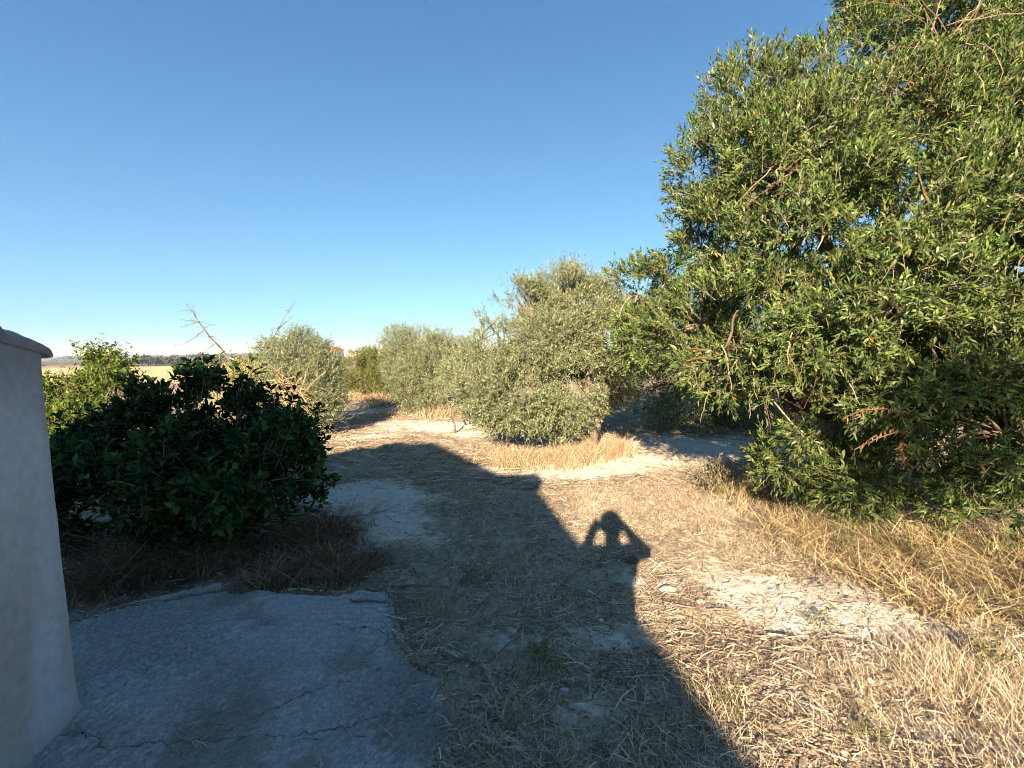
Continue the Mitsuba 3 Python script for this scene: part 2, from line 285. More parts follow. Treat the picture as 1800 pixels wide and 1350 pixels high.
for s0 in (3.4, 5.6):
    w = obj('window', prism([(.004, 1.0), (.03, 1.0), (.03, 2.0), (.004, 2.0)], s0, s0 + 1), 'dark_opening', hs)
    scene[w + '__sill'] = mikit.ply(prism([(.002, .94), (.09, .94), (.09, .995), (.002, .995)], s0 - .06, s0 + 1.06), 'white_paint')

# ------------------------------------------------------------------ the photographer (behind the lens; only the shadow is seen)
def hull(chain, ref=.02, it=8):
    """chain: list of ((p, r), (p, r)) bones -> one smooth mesh"""
    man = None
    for (p, r), (p2, r2) in chain:
        a = m3.Manifold.sphere(r, 20).translate(list(map(float, p))); b = m3.Manifold.sphere(r2, 20).translate(list(map(float, p2)))
        h = m3.Manifold.batch_hull([a, b]); man = h if man is None else man + h
    mm = man.refine_to_length(ref).to_mesh(); t = trimesh.Trimesh(mm.vert_properties[:, :3], mm.tri_verts)
    trimesh.smoothing.filter_taubin(t, iterations=it); return t
pe = thing('person', 'photographer in dark clothes raising a phone in both hands, seen by shadow', 'person')
cx = -.02; by = -.37
J = lambda *a: np.array(a, float)
sh = {1: J(.165 + cx, by + .02, 1.455), -1: J(-.165 + cx, by + .02, 1.44)}
el = {1: J(.245, -.20, 1.40), -1: J(-.20, -.16, 1.345)}
wr = {1: J(.125, -.085, 1.56), -1: J(-.12, -.085, 1.55)}
bones = [((J(cx, by, 1.36), .125), (J(cx, by + .01, 1.12), .12)), ((J(cx - .06, by, 1.38), .11), (J(cx + .06, by, 1.38), .11)), ((J(cx - .05, by, .98), .125), (J(cx + .05, by, .98), .125)), ((J(cx, by, 1.15), .115), (J(cx, by, .98), .13)),
         ((J(cx, by - .01, 1.44), .065), (J(cx, by + .02, 1.58), .055))]
for s in (1, -1):
    hip, knee, ank, toe = J(cx + s * .09, by, .92), J(cx + s * .11, by + .02, .49), J(cx + s * .12, by - .03, .085), J(cx + s * .15, by + .13, .035)
    bones += [((J(cx, by, 1.42), .085), (sh[s], .068)), ((sh[s], .066), (el[s], .053)), ((el[s], .050), (wr[s], .034)), ((hip, .092), (knee, .06)), ((knee, .06), (ank, .04)), ((ank, .042), (toe, .034))]
obj('body', hull(bones, .03), 'shirt', pe, smooth=True)
hd = J(cx - .005, by + .055, 1.655)
head = [((hd + J(0, -.01, .03), .098), (hd + J(0, .02, -.02), .088)), ((hd + J(0, .03, -.05), .062), (hd + J(0, .05, -.10), .042)), ((hd + J(0, .105, .0), .012), (hd + J(0, .125, -.03), .016)), ((hd + J(0, -.01, -.06), .055), (hd + J(0, -.03, -.15), .056))]
for s in (1, -1): head += [((hd + J(s * .092, 0, .01), .016), (hd + J(s * .096, -.01, -.02), .012))]
obj('head', hull(head, .012, 4), 'skin', pe, smooth=True)
for s in (1, -1): obj('eye', trimesh.creation.icosphere(2, .012).apply_translation(hd + J(s * .033, .098, .012)), 'white_paint', pe, smooth=True)
obj('mouth', hull([((hd + J(-.02, .098, -.065), .006), (hd + J(.02, .098, -.065), .006))], .006, 2), 'red_roof', pe, smooth=True)
obj('hair', hull([((hd + J(0, -.02, .045), .098), (hd + J(0, -.03, -.01), .092))], .02, 4), 'hair', pe, smooth=True)
obj('trousers', hull([((J(cx - .05, by, .98), .132), (J(cx + .05, by, .98), .132))] + [b for s in (1, -1) for b in (((J(cx + s * .09, by, .92), .098), (J(cx + s * .11, by + .02, .49), .07)), ((J(cx + s * .11, by + .02, .49), .07), (J(cx + s * .12, by - .03, .11), .055)))], .03), 'trousers', pe, smooth=True)
for s in (1, -1):
    w = wr[s]; pm = J(s * .098, -.055, 1.565); ch = [((w, .026), (pm, .026)), ((w + J(0, 0, .02), .02), (pm + J(0, 0, .03), .018)), ((w - J(0, 0, .015), .02), (pm - J(0, 0, .025), .018))]
    for k, L in enumerate((.07, .078, .073, .058)):
        b0 = pm + J(0, .0, .032 - .021 * k); k1 = b0 + J(s * .004, .034, .006); k2 = k1 + J(-s * .012, .020, .002)
        k2[1] = min(k2[1], -.009)
        ch += [((b0, .0095), (k1, .0088)), ((k1, .0088), (k2, .0078))]
    t0 = pm + J(s * .004, -.01, -.03); t1 = t0 + J(-s * .02, .0, -.022); t2 = t1 + J(-s * .022, .006, .012)
    ch += [((t0, .012), (t1, .0105)), ((t1, .0105), (t2, .009))]
    obj('hand', hull(ch, .004, 4), 'skin', pe, smooth=True)
phone = trimesh.creation.extrude_polygon(shapely.box(-.082, -.038, .082, .038).buffer(-.01).buffer(.01), .009)
phone.apply_transform(trimesh.transformations.rotation_matrix(math.pi / 2, [1, 0, 0])); phone.apply_translation([0, -.012, 1.53])
ph = obj('phone', phone, 'phone_black', label='dark smartphone held up in landscape by the photographer', cat='phone', smooth=30)

# ------------------------------------------------------------------ trees: branches, twigs, leaves
def bez(a, b, r, wob=.08, k=9, sag=0.0, out=None):
    a, b = np.asarray(a, float), np.asarray(b, float)
    L = np.linalg.norm(b - a); t = np.linspace(0, 1, k)[:, None]
    mid = (a + b) / 2 + r.normal(0, wob, 3) * L + [0, 0, .12 * L - sag]
    p = (1 - t) ** 2 * a + 2 * t * (1 - t) * mid + t * t * b
    w = np.cumsum(r.normal(0, .018 * L, (k, 3)), 0); w -= t * w[-1]; w[0] = 0
    return p + w
def clump_twigs(r, clumps, per, length, upw, squash=.9, thr=.42, nf=2.2, seed=0, shell=.45, leadp=.10, tuft=4.6, tthr=.0):
    """twig polylines (n,3,3) spread through the clumps' volume, denser to the outside, thinned by noise into gaps"""
    out = []
    for c in clumps:
        c3, rad = np.array(c[:3]), c[3]; w = c[4] if len(c) > 4 else 1
        n = int(per * w * rad ** 2 * 12.6)
        u = unit(r.normal(0, 1, (n, 3)))
        rr = rad * (shell + (1.08 - shell) * r.random((n, 1)) ** .6)
        p = c3 + u * rr * [1, 1, squash]
        keep = meshkit.fbm(p * nf, 2, seed) > thr - .12 * (rr[:, 0] / rad - .6)
        keep &= meshkit.fbm(p * tuft, 2, seed + 5) > tthr
        keep &= p[:, 2] > gz(p[:, 0], p[:, 1], False) + .06
        p, u = p[keep], u[keep]
        d = unit(u * .75 + np.array([0, 0, 1]) * (upw + .35 * u[:, 2:]) + r.normal(0, .42, u.shape))
        L = length * r.uniform(.55, 1.35, (len(p), 1))
        lead = (r.random((len(p), 1)) < leadp) & (u[:, 2:] > -.1)   # vigorous leaders that stick out of the crown
        p = np.where(lead, c3 + u * rad * [.98, .98, squash], p); d = np.where(lead, unit(d * .5 + u * .35 + [0, 0, .75]), d); L = np.where(lead, L * 1.7 + .05, L)
        dr_ = np.array([0, 0, -1]) * L * r.uniform(.0, .25, (len(p), 1))
        out.append(np.stack([p - d * L * .35, p + d * L * .2 + dr_ * .2, p + d * L * .65 + dr_], 1))
    return np.vstack(out)
def twig_leaves(r, tw, m, L, W, spread=.85, t0=.12, rosette=0.0):
    """m leaves along each twig in opposite pairs -> base, direction, normal, length, width"""
    n = len(tw)
    t = np.tile(np.clip(np.repeat(np.linspace(t0, .98, (m + 1) // 2), 2)[:m] ** (1 - rosette * .6) + r.normal(0, .02, m), 0, 1), (n, 1)) + r.normal(0, .03, (n, m)); t = np.clip(t, .02, 1)[..., None]
    a, b, c = tw[:, None, 0], tw[:, None, 1], tw[:, None, 2]
    p = (1 - t) ** 2 * a + 2 * t * (1 - t) * (2 * b - (a + c) / 2) + t * t * c
    d = unit(c - a + 0 * p)
    e1 = unit(np.cross(d, [.13, .2, .97])); e2 = np.cross(d, e1)
    k = np.arange(m)
    ph = (k // 2 * 1.57 + k % 2 * np.pi)[None] + r.random((n, 1)) * 6.28 + r.normal(0, .35, (n, m))
    rad = np.cos(ph)[..., None] * e1 + np.sin(ph)[..., None] * e2
    s = (spread * (1.15 - .55 * t)) + r.normal(0, .14, t.shape)
    D = unit(d * np.cos(s) + rad * np.sin(s))
    N = d - D * (d * D).sum(-1, keepdims=True) + np.array([-.05, -.28, .45]) * .55 + r.normal(0, .22, D.shape)
    sz = r.uniform(.65, 1.2, (n, m)) * (1 - .3 * np.abs(t[..., 0] - .55))
    f = lambda x: x.reshape(-1, 3)
    return f(p), f(D), f(N), (L * sz).ravel(), (W * sz * r.uniform(.85, 1.15, (n, m))).ravel()
OLIVE = [(.112, .175, .05), (.17, .235, .065), (.064, .112, .035), (.29, .32, .19), (.24, .26, .08), (.52, .25, .045)]
OLIVE_W = [4, 3, 3, 1.6, 1.2, .06]
GREY = [(.20, .245, .125), (.27, .30, .17), (.14, .18, .085), (.40, .42, .31), (.28, .28, .14)]
GREY_W = [4, 3, 2.5, 1.8, 1]
TWIGC = [(.20, .15, .10), (.30, .24, .16), (.14, .11, .07)]
def olive(label, base, clumps, seed, per, length, m, L, W, palette, weights, lod, upw=.35, thr=.42, limbs=7, trunk_r=.09, group=None, singles=0, fork=.45, nf=2.2, stems=2, limb_idx=None, twig_s=3, name='olive_tree', spread=.85, rosette=0., bsdf='leaf', droop=.1, shell=.45, cat='tree', jit=.22, twr=.0022, lead=.10, tthr=.0, tuft=4.6):
    r = rng(seed); t = thing(name, label, cat, group)
    base = np.array([base[0], base[1], float(gz(base[0], base[1])) - .04]); cs = np.array([c[:4] for c in clumps])
    order = limb_idx if limb_idx is not None else np.argsort(-cs[:, 3])[:limbs]
    fk = base + [0, 0, fork]
    forks = []
    for s in range(stems):
        aa = 2 * np.pi * s / stems + r.random()
        e = fk + np.array([math.cos(aa), math.sin(aa), 0]) * trunk_r * 2.2 * (stems > 1) + [0, 0, r.uniform(-.08, .1)]
        b = base + np.array([math.cos(aa), math.sin(aa), 0]) * trunk_r * .6 * (stems > 1)
        p = bez(b, e, r, .06, 8); R = trunk_r * (np.linspace(1.25, .72, 8) + r.normal(0, .05, 8)); R[0] *= 1.3
        v, f = tubes([p], [R], 9); obj('trunk', (v, f), 'bark', t, smooth=60); forks.append(e)
    ends = []
    for i in order:
        c = cs[i]; e0 = forks[int(np.argmin([np.linalg.norm(c[:3] - q_) for q_ in forks]))]
        p = bez(e0, c[:3], r, .07, 10)
        R = np.linspace(trunk_r * .62, trunk_r * .12, 10)
        obj('branch', tubes([p], [R], 6), 'bark', t, smooth=60); ends.append(p)
    # minor branches: from the nearest limb point to every clump, then out to its shell
    allp = np.vstack([p[3:] for p in ends]); P, R = [], []
    for c in cs:
        for k in range(5):
            tgt = c[:3] + unit(r.normal(0, 1, 3)) * c[3] * r.uniform(.5, .95)
            src = allp[np.argmin(((allp - tgt) ** 2).sum(1) + r.random(len(allp)) * .05)]
            P.append(bez(src, tgt, r, .1, 7)); R.append(np.linspace(trunk_r * .10, trunk_r * .03, 7))
    tw = clump_twigs(r, clumps, per, length, upw, thr=thr, nf=nf, seed=seed, shell=shell, leadp=lead, tuft=tuft, tthr=tthr)
    v1, f1 = tubes(P, R, 4); c1 = np.repeat(jitter_color(r, len(P), TWIGC, [1, 1, 1]), 28, 0)
    tv = tw if lod != 2 else tw[::3]
    tv = tv[:, [0, 2]] if lod != 6 else tv; kk = tv.shape[1]
    v2, f2 = tubes(tv, np.tile(np.linspace(twr, twr * .4, kk), (len(tv), 1)), twig_s); c2 = np.repeat(jitter_color(r, len(tv), TWIGC, [1, 1, 1]), kk * twig_s, 0)
    me, cc = join([(v1, f1, c1), (v2, f2, c2)]); obj('twigs', me, 'wood', t, kind='stuff', color=cc)
    B, D, N, LL, WW = twig_leaves(r, tw, m, L, W, spread, rosette=rosette)
    colr = jitter_color(r, len(B), palette, weights, jit)
    # whole shoots lean to one tint
    colr = colr * np.repeat(1 + .16 * r.standard_normal((len(tw), 1)), m, 0).clip(.55, 1.5)
    if singles:
        size = LL / np.linalg.norm(B - [0, 0, H], axis=1) * (B[:, 1] > .5)
        vis = np.abs(B[:, 0]) < B[:, 1] * 1.05
        pick = np.argsort(-size * vis * (.4 + r.random(len(B))))[:singles]
        nl = -1
        for i in pick:
            v, f, k = leaves(B[i:i + 1], D[i:i + 1], N[i:i + 1], LL[i:i + 1], WW[i:i + 1], 6, droop)
            nl += 1
            scene[t + '__leaf' + (f'_{nl:03d}' if nl else '')] = mikit.ply((v, f), bsdf, color=np.tile(colr[i], (k, 1)))
        ok = np.ones(len(B), bool); ok[pick] = False
        B, D, N, LL, WW, colr = B[ok], D[ok], N[ok], LL[ok], WW[ok], colr[ok]
    far = (np.linalg.norm(B - [0, 0, H], axis=1) > 4.3) if lod == 4 else np.zeros(len(B), bool)
    parts = []
    for msk, ld in ((~far, lod), (far, 2)):
        if msk.any():
            v, f, k = leaves(B[msk], D[msk], N[msk], LL[msk], WW[msk], ld, droop); parts.append((v, f, np.repeat(colr[msk], k, 0)))
    me, cc = join(parts); obj('crown', me, bsdf, t, kind='stuff', color=cc)
    return t, tw

A = [(2.14,4.20,3.56,0.51), (1.79,4.00,2.99,0.51), (1.72,4.10,2.56,0.40), (2.51,4.00,3.48,0.51), (3.25,4.20,4.01,0.53), (3.92,4.20,4.21,0.66), (3.78,4.40,4.82,0.64), (4.05,3.80,3.57,0.64), (2.14,3.60,2.80,0.52), (2.68,3.60,3.03,0.57), (3.31,3.60,3.10,0.57), (1.96,3.80,2.39,0.51), (1.60,4.20,2.15,0.41), (1.23,4.60,2.00,0.35), (1.33,4.40,1.61,0.35), (1.60,4.00,1.69,0.41), (2.04,3.40,2.21,0.49), (2.37,3.20,2.28,0.50), (2.90,3.20,2.34,0.50), (3.38,3.20,2.52,0.50), (1.82,3.50,1.70,0.47), (2.13,3.20,1.68,0.43), (2.42,3.00,1.77,0.44), (2.89,3.00,1.79,0.47), (3.36,3.00,1.79,0.44), (1.68,3.70,1.40,0.34), (2.00,3.30,1.33,0.30), (2.41,3.10,1.33,0.36), (2.77,3.00,1.29,0.40), (3.14,2.90,1.29,0.39), (2.24,3.40,0.92,0.23,.7), (2.62,3.20,0.87,0.33,.8), (2.94,3.00,0.85,0.35,.9), (3.12,2.80,0.92,0.34), (2.94,3.10,0.46,0.19,.8), (3.15,4.80,2.95,1.05,.4), (4.27,4.80,3.21,1.34,.4), (4.01,4.60,1.52,1.12,.4), (2.78,4.60,1.87,0.72,.4), (3.81,4.20,0.59,0.66,.4), (4.74,4.00,2.90,0.97,.4), (4.36,3.60,1.49,0.87,.5)]
B = [(2.58,8.50,0.78,0.62), (3.53,8.80,1.07,0.96), (4.70,9.00,0.93,1.20), (3.06,9.00,1.72,0.87), (4.27,9.30,2.04,1.24), (5.45,9.00,1.57,1.42), (6.19,8.50,1.14,1.44), (3.10,8.20,0.40,0.50), (4.10,8.20,0.18,0.50)]
M = [(1.45,7.0,1.28,.40,.8), (1.5,7.0,.85,.3,.5), (1.7,7.3,1.9,.4), (1.85,7.3,1.45,.45), (1.75,7.3,.95,.35,.7), (1.38,7.0,1.85,.45), (.3,7.0,1.95,.42), (.75,6.9,1.85,.5), (.5,6.8,1.3,.5), (-.3,6.9,1.85,.25), (.15,7.0,2.2,.34), (.75,7.1,2.35,.4), (0.10,7.00,2.21,0.31), (0.05,6.90,1.70,0.46), (0.79,7.10,2.29,0.47), (1.21,7.10,2.20,0.34), (0.49,6.70,1.61,0.61), (1.18,6.90,1.60,0.54), (-0.24,6.70,1.38,0.41), (-0.00,6.40,0.91,0.54), (0.63,6.50,0.97,0.59), (1.24,6.80,1.02,0.41,.6), (-0.40,6.50,0.91,0.39), (-0.59,7.00,1.21,0.38), (-0.24,6.30,0.58,0.34), (0.30,6.30,0.53,0.38), (0.77,6.40,0.47,0.39), (1.58,7.20,1.60,0.39), (0.97,7.20,2.50,0.20), (0.07,7.00,2.36,0.15), (1.40,7.20,2.40,0.16)]
O3 = [(-2.49,11.50,1.39,0.63), (-1.77,11.30,1.32,0.68), (-2.83,11.80,1.75,0.40), (-2.26,11.80,1.67,0.43), (-1.53,11.60,1.38,0.49), (-2.27,11.00,0.66,0.56), (-1.74,11.00,0.59,0.53), (-2.46,11.00,1.00,0.53), (-1.31,10.80,0.92,0.46), (-1.96,10.80,1.07,0.59), (-1.39,11.60,1.58,0.31), (-2.92,11.50,1.05,0.28)]
O2 = [(-4.66,14.80,0.85,0.72), (-4.96,14.60,0.59,0.44), (-4.41,15.20,1.10,0.55), (-4.08,14.60,0.58,0.44)]
O1 = [(-3.96,9.00,1.45,0.44), (-4.35,9.00,1.29,0.41), (-4.66,9.20,1.51,0.28), (-3.70,9.00,1.17,0.41), (-3.81,8.70,0.87,0.47), (-4.19,8.60,0.78,0.47), (-3.48,8.80,0.75,0.27), (-3.53,8.50,0.46,0.36), (-3.54,9.30,1.38,0.14), (-4.01,9.00,1.72,0.24), (-3.73,9.10,1.61,0.18), (-3.27,8.80,0.64,0.19)]
SF = [(-0.77,13.00,1.74,0.28), (-1.00,13.00,1.66,0.22), (-0.62,13.00,1.42,0.32)]
LB = [(-6.03,6.30,1.25,0.31), (-5.81,6.40,1.32,0.31), (-5.54,6.40,1.35,0.25), (-5.70,6.00,0.89,0.33), (-5.42,6.10,0.95,0.33), (-6.01,6.10,1.04,0.26), (-5.32,6.30,1.08,0.17), (-5.47,5.80,0.63,0.32), (-5.11,5.80,0.62,0.25), (-5.9,6.0,.5,.4), (-5.5,5.8,.3,.35)]
KB = [(-3.36,3.70,0.76,0.24), (-3.41,3.60,0.66,0.20), (-2.99,3.70,0.86,0.32), (-2.57,3.70,1.07,0.38), (-2.23,3.80,1.05,0.37), (-2.04,3.90,0.93,0.33), (-1.93,4.00,0.67,0.28), (-3.03,3.50,0.58,0.40), (-2.48,3.40,0.64,0.43), (-2.08,3.50,0.61,0.42), (-1.89,3.80,0.43,0.30), (-3.26,3.50,0.40,0.25), (-2.79,3.50,0.31,0.30), (-2.27,3.50,0.30,0.34), (-1.99,3.70,0.27,0.22), (-2.35,3.80,1.23,0.21), (-2.77,3.80,1.20,0.21), (-3.01,3.80,1.15,0.14), (-2.04,3.90,1.17,0.17), (-2.53,3.80,1.31,0.12), (-1.86,4.10,0.86,0.17)]

A = [(c[0] + .03, c[1], c[2] - .04, c[3] - .02, *c[4:]) if i < 5 else c for i, c in enumerate(A)]
A = [c if c[2] > 1.45 or len(c) > 4 else (*c, 1.15) for c in A] + [(2.25, 3.75, .6, .28), (2.6, 3.5, .5, .3), (3.36, 3.0, .95, .38), (3.2, 2.85, .58, .28), (3.6, 3.2, 1.2, .42), (3.25, 3.4, .75, .35), (2.9, 3.3, 1.0, .35), (3.7, 3.3, .7, .35), (3.5, 3.1, 2.1, .4)]
tA, twA = olive('very large dense olive tree filling the right side, with orange dead leaves', (3.5, 4.7), A, 11, 385, .145, 12, .057, .0155, OLIVE, OLIVE_W, 4, spread=.72, shell=.58, lead=.07, upw=.5, nf=2.0, thr=.43, tthr=.46, limbs=9, trunk_r=.13, singles=300, fork=.7, stems=3, limb_idx=[0, 1, 4, 6, 8, 10, 13, 15, 18, 22, 25, 28, 33, 36, 37])
olive('olive tree standing behind the photographer on the right, seen only by its shade', (2.0, -1.9), [(1.45, -1.6, 2.72, .40), (1.95, -1.5, 2.68, .45), (2.5, -1.6, 2.75, .48), (1.9, -1.8, 2.95, .35), (3.0, -1.7, 2.65, .42)], 19, 230, .24, 12, .06, .015, OLIVE, OLIVE_W, 2, thr=.46, trunk_r=.06, fork=1.2, stems=1, limbs=4)
M = [(c[0], c[1] + .25, c[2] + .08, c[3] * .95, *c[4:]) if c[2] < .7 else c for c in M]
tM, _ = olive('silvery green bushy olive tree in the centre, rising from a skirt of tall straw', (1.06, 6.75), M, 12, 470, .20, 12, .049, .0138, GREY, GREY_W, 2, upw=.5, thr=.43, nf=1.9, spread=.7, lead=.14, tthr=.40, tuft=3.4, trunk_r=.085, fork=.35, stems=2, limb_idx=[0, 3, 5, 6, 7, 9, 11, 13, 14, 17, 19])
olive('shaded olive tree behind the big right hand one, standing on bare ground', (4.0, 9.0), B, 13, 90, .28, 12, .065, .015, OLIVE, OLIVE_W, 2, trunk_r=.1, fork=.6)
olive('wide rounded olive tree left of the tall central one, near the end of the path', (-1.95, 11.3), O3, 14, 240, .26, 11, .060, .015, GREY, GREY_W, 2, upw=.45, trunk_r=.08, fork=.35, stems=3)
olive('small bright olive bush farthest back along the path, on a straw bank', (-4.45, 14.8), O2, 15, 240, .30, 11, .070, .018, [(.15, .18, .045), (.19, .21, .06), (.11, .14, .035)], [3, 2, 2], 2, upw=.45, trunk_r=.07, fork=.3)
olive('upright pale olive tree behind the right end of the dark bush', (-3.9, 8.9), O1, 16, 330, .22, 11, .055, .0145, GREY, GREY_W, 2, upw=.6, trunk_r=.06, fork=.3)
olive('dark feathery tree top peeping over the round olive trees', (-.8, 13.0), SF, 17, 50, .3, 10, .06, .012, [(.05, .075, .04), (.08, .10, .05)], [1, 1], 2, upw=.4, thr=.5, trunk_r=.05, fork=.7, stems=1, limbs=3, name='tree')
# slim sapling at the left foot of the central olive
r = rng(40)
t = thing('olive_sapling', 'slim pale olive stem branching at the left foot of the central tree', 'tree')
g0 = float(gz(-1.06, 8.35))
obj('trunk', tubes([np.array([(-1.06, 8.35, g0 - .03), (-1.03, 8.35, .14), (-1.09, 8.35, .30), (-1.05, 8.33, .5)])], [[.024, .018, .017, .013]], 7), 'bark', t, smooth=60)
for e in [(-1.42, 8.3, .78), (-1.2, 8.3, .95), (-.85, 8.3, .98), (-.6, 8.3, .85)]:
    obj('branch', tubes([bez((-1.07, 8.35, .34), e, r, .05, 7)], [np.linspace(.018, .006, 7)], 5), 'bark', t, smooth=60)
sc = [(-1.25, 8.3, .95, .28), (-.9, 8.3, 1.0, .30), (-.6, 8.2, .9, .28)]
tw = clump_twigs(r, sc, 90, .24, .2, seed=3); Bq, D, N, LL, WW = twig_leaves(r, tw, 11, .055, .013)
v, f, k = leaves(Bq, D, N, LL, WW, 2); obj('crown', (v, f), 'leaf', t, kind='stuff', color=np.repeat(jitter_color(r, len(Bq), GREY, GREY_W), k, 0))

# broad-leaved bushes on the left
CIT = [(.026, .06, .022), (.036, .08, .026), (.05, .10, .03), (.015, .036, .015), (.08, .13, .045)]
KB += [(-3.12, 3.75, .95, .22), (-2.95, 3.75, .75, .25), (-2.2, 3.85, 1.30, .08), (-3.05, 3.6, .22, .24), (-3.35, 3.55, .24, .22), (-3.25, 3.6, .5, .25)]
KB = [(*c[:2], c[2] + .08, *c[3:]) if c[2] < .5 else (*c[:2], c[2] - .07, *c[3:]) for c in KB]
olive('large dark glossy-leaved citrus bush in full shade beside the pavement', (-2.6, 3.75), KB, 21, 190, .18, 9, .078, .036, CIT, [4, 4, 2.5, 4, 1.2], 6, jit=.4, upw=.4, thr=.40, nf=3.2, lead=.07, tthr=.44, tuft=3.6, trunk_r=.04, fork=.25, stems=4, singles=300, name='citrus_bush', spread=1.1, rosette=.5, bsdf='glossy_leaf', droop=.22, cat='bush', limbs=9, twr=.003)
LIM = [(.12, .19, .035), (.17, .235, .045), (.08, .13, .025), (.22, .26, .06), (.05, .09, .02)]
olive('bright yellow-green sunlit bush just right of the plastered wall', (-5.6, 6.1), LB, 22, 260, .2, 8, .062, .030, LIM, [4, 3, 3, 1, 2], 4, upw=.4, thr=.42, trunk_r=.035, fork=.25, stems=3, name='bush', spread=1.0, bsdf='leaf', droop=.18, cat='bush')
# grey dry shrub beside it
def shrub(label, spots, seed, n, L, color, name='dry_shrub', upw=.25, rad=.0022):
    r = rng(seed); t = thing(name, label, 'shrub'); P = []
    for x, y, z, rd in spots:
        for _ in range(n):
            g = np.array([x + r.normal(0, rd * .4), y + r.normal(0, rd * .3), 0.0]); g[2] = float(gz(g[0], g[1], False)) + .0
            tip = np.array([x, y, z]) + unit(r.normal(0, 1, 3)) * rd * r.uniform(.4, 1.1)
            P.append(bez(g if r.random() < .35 else g * .35 + tip * .65, tip, r, .12, 6))
    P = np.array(P); R = np.tile(np.linspace(rad * 1.5, rad * .5, 6), (len(P), 1))
    v, f = tubes(P, R, 3); obj('twigs', (v, f), 'wood', t, kind='stuff', color=np.repeat(jitter_color(r, len(P), color, [1] * len(color)), 18, 0))
    # short side twigs with shrivelled leaves
    i = r.integers(0, len(P), len(P) * 5); j = r.integers(2, 6, len(i)); b = P[i, j]
    d = unit(r.normal(0, 1, b.shape) + [0, 0, upw]); v, f, k = leaves(b, d, unit(r.normal(0, 1, b.shape)), L * r.uniform(.5, 1.3, len(b)), .3 * L * r.uniform(.5, 1.2, len(b)), 2)
    obj('foliage', (v, f), 'leaf', t, kind='stuff', color=np.repeat(jitter_color(r, len(b), color, [1] * len(color)), k, 0)); return t
shrub('grey brown dried shrub between the bright bush and the dark bush', [(-4.95, 5.9, 1.0, .18), (-4.8, 5.8, .85, .2), (-5.0, 5.8, .75, .2), (-4.7, 5.7, .6, .2)], 31, 70, .04, [(.25, .20, .16), (.18, .14, .11), (.34, .28, .22)])
shrub('yellowing feathery shrub around the foot of the bare dead branches', [(-5.86, 9.6, 1.25, .3), (-5.46, 9.6, 1.12, .32), (-5.06, 9.5, 1.08, .32), (-4.65, 9.3, 1.05, .3), (-5.33, 9.7, 1.35, .2), (-5.68, 9.7, 1.36, .2), (-6.2, 9.6, 1.12, .28), (-5.5, 9.4, .8, .4), (-4.9, 9.3, .75, .4)], 32, 90, .06, [(.33, .30, .11), (.27, .27, .10), (.40, .33, .16), (.2, .2, .07)], upw=.6)
shrub('tangled dry scrub in the half shade under the left side of the big olive tree', [(2.35, 4.4, .34, .3), (2.8, 4.2, .4, .32), (2.05, 4.7, .22, .22), (3.2, 4.0, .4, .3)], 33, 110, .035, [(.24, .19, .11), (.16, .13, .08), (.15, .17, .07), (.34, .27, .17)])
# dead tree with two bare limbs
t = thing('dead_tree', 'bare dead tree with two leaning limbs above the yellow shrub', 'tree')
r = rng(50)
def limb(pts, r0, r1, name='limb'):
    pts = np.array(pts, float); d = np.r_[0, np.cumsum(np.linalg.norm(np.diff(pts, axis=0), axis=1))]; tt = np.linspace(0, d[-1], 12)
    p = np.stack([np.interp(tt, d, pts[:, k]) for k in range(3)], 1) + r.normal(0, .012, (12, 3))
    obj(name, tubes([p], [np.linspace(r0, r1, 12)], 5), 'bark', t, smooth=60); return p
g0 = float(gz(-5.3, 9.6))
obj('trunk', tubes([np.array([(-5.3, 9.6, g0 - .05), (-5.33, 9.6, .35), (-5.38, 9.6, .7)])], [[.075, .06, .05]], 7), 'bark', t, smooth=60)
p1 = limb([(-5.36, 9.6, .62), (-5.6, 9.6, 1.15), (-5.79, 9.6, 1.47), (-6.12, 9.6, 1.88), (-6.36, 9.6, 2.2), (-6.46, 9.6, 2.36), (-6.59, 9.6, 2.54)], .032, .004)
p2 = limb([(-5.36, 9.6, .62), (-5.25, 9.6, .9), (-5.18, 9.6, 1.11), (-4.91, 9.6, 1.69), (-4.72, 9.6, 2.03), (-4.59, 9.6, 2.22), (-4.51, 9.6, 2.33)], .022, .004)
P = []
for a in ([(-6.31, 9.6, 2.15), (-6.5, 9.55, 2.19), (-6.72, 9.6, 2.21)], [(-6.31, 9.6, 2.15), (-6.5, 9.5, 2.10), (-6.71, 9.6, 2.06)], [(-6.23, 9.6, 1.99), (-6.53, 9.6, 1.80), (-6.88, 9.6, 1.66)], [(-6.0, 9.6, 1.72), (-6.25, 9.7, 1.62), (-6.45, 9.6, 1.42)], [(-4.75, 9.6, 1.98), (-4.6, 9.6, 2.12), (-4.42, 9.6, 2.24)], [(-4.85, 9.6, 1.8), (-4.86, 9.6, 2.0), (-4.9, 9.6, 2.05)], [(-6.4, 9.6, 2.27), (-6.42, 9.6, 2.45), (-6.43, 9.6, 2.5)], [(-5.1, 9.6, 1.3), (-5.2, 9.6, 1.5), (-5.3, 9.6, 1.62)]):
    limb(a, .009, .003, 'branch')
for src in (p1, p2):
    for k in range(26):
        b = src[r.integers(4, 12)]; P.append(bez(b, b + r.normal(0, 1, 3) * [.16, .12, .14], r, .15, 6))
P = np.array(P); obj('twigs', tubes(P, np.tile(np.linspace(.005, .0018, 6), (len(P), 1)), 3), 'bark', t, kind='stuff')
t = thing('dead_branch', 'tan dead branches leaning down in front of the pale upright olive', 'branch')
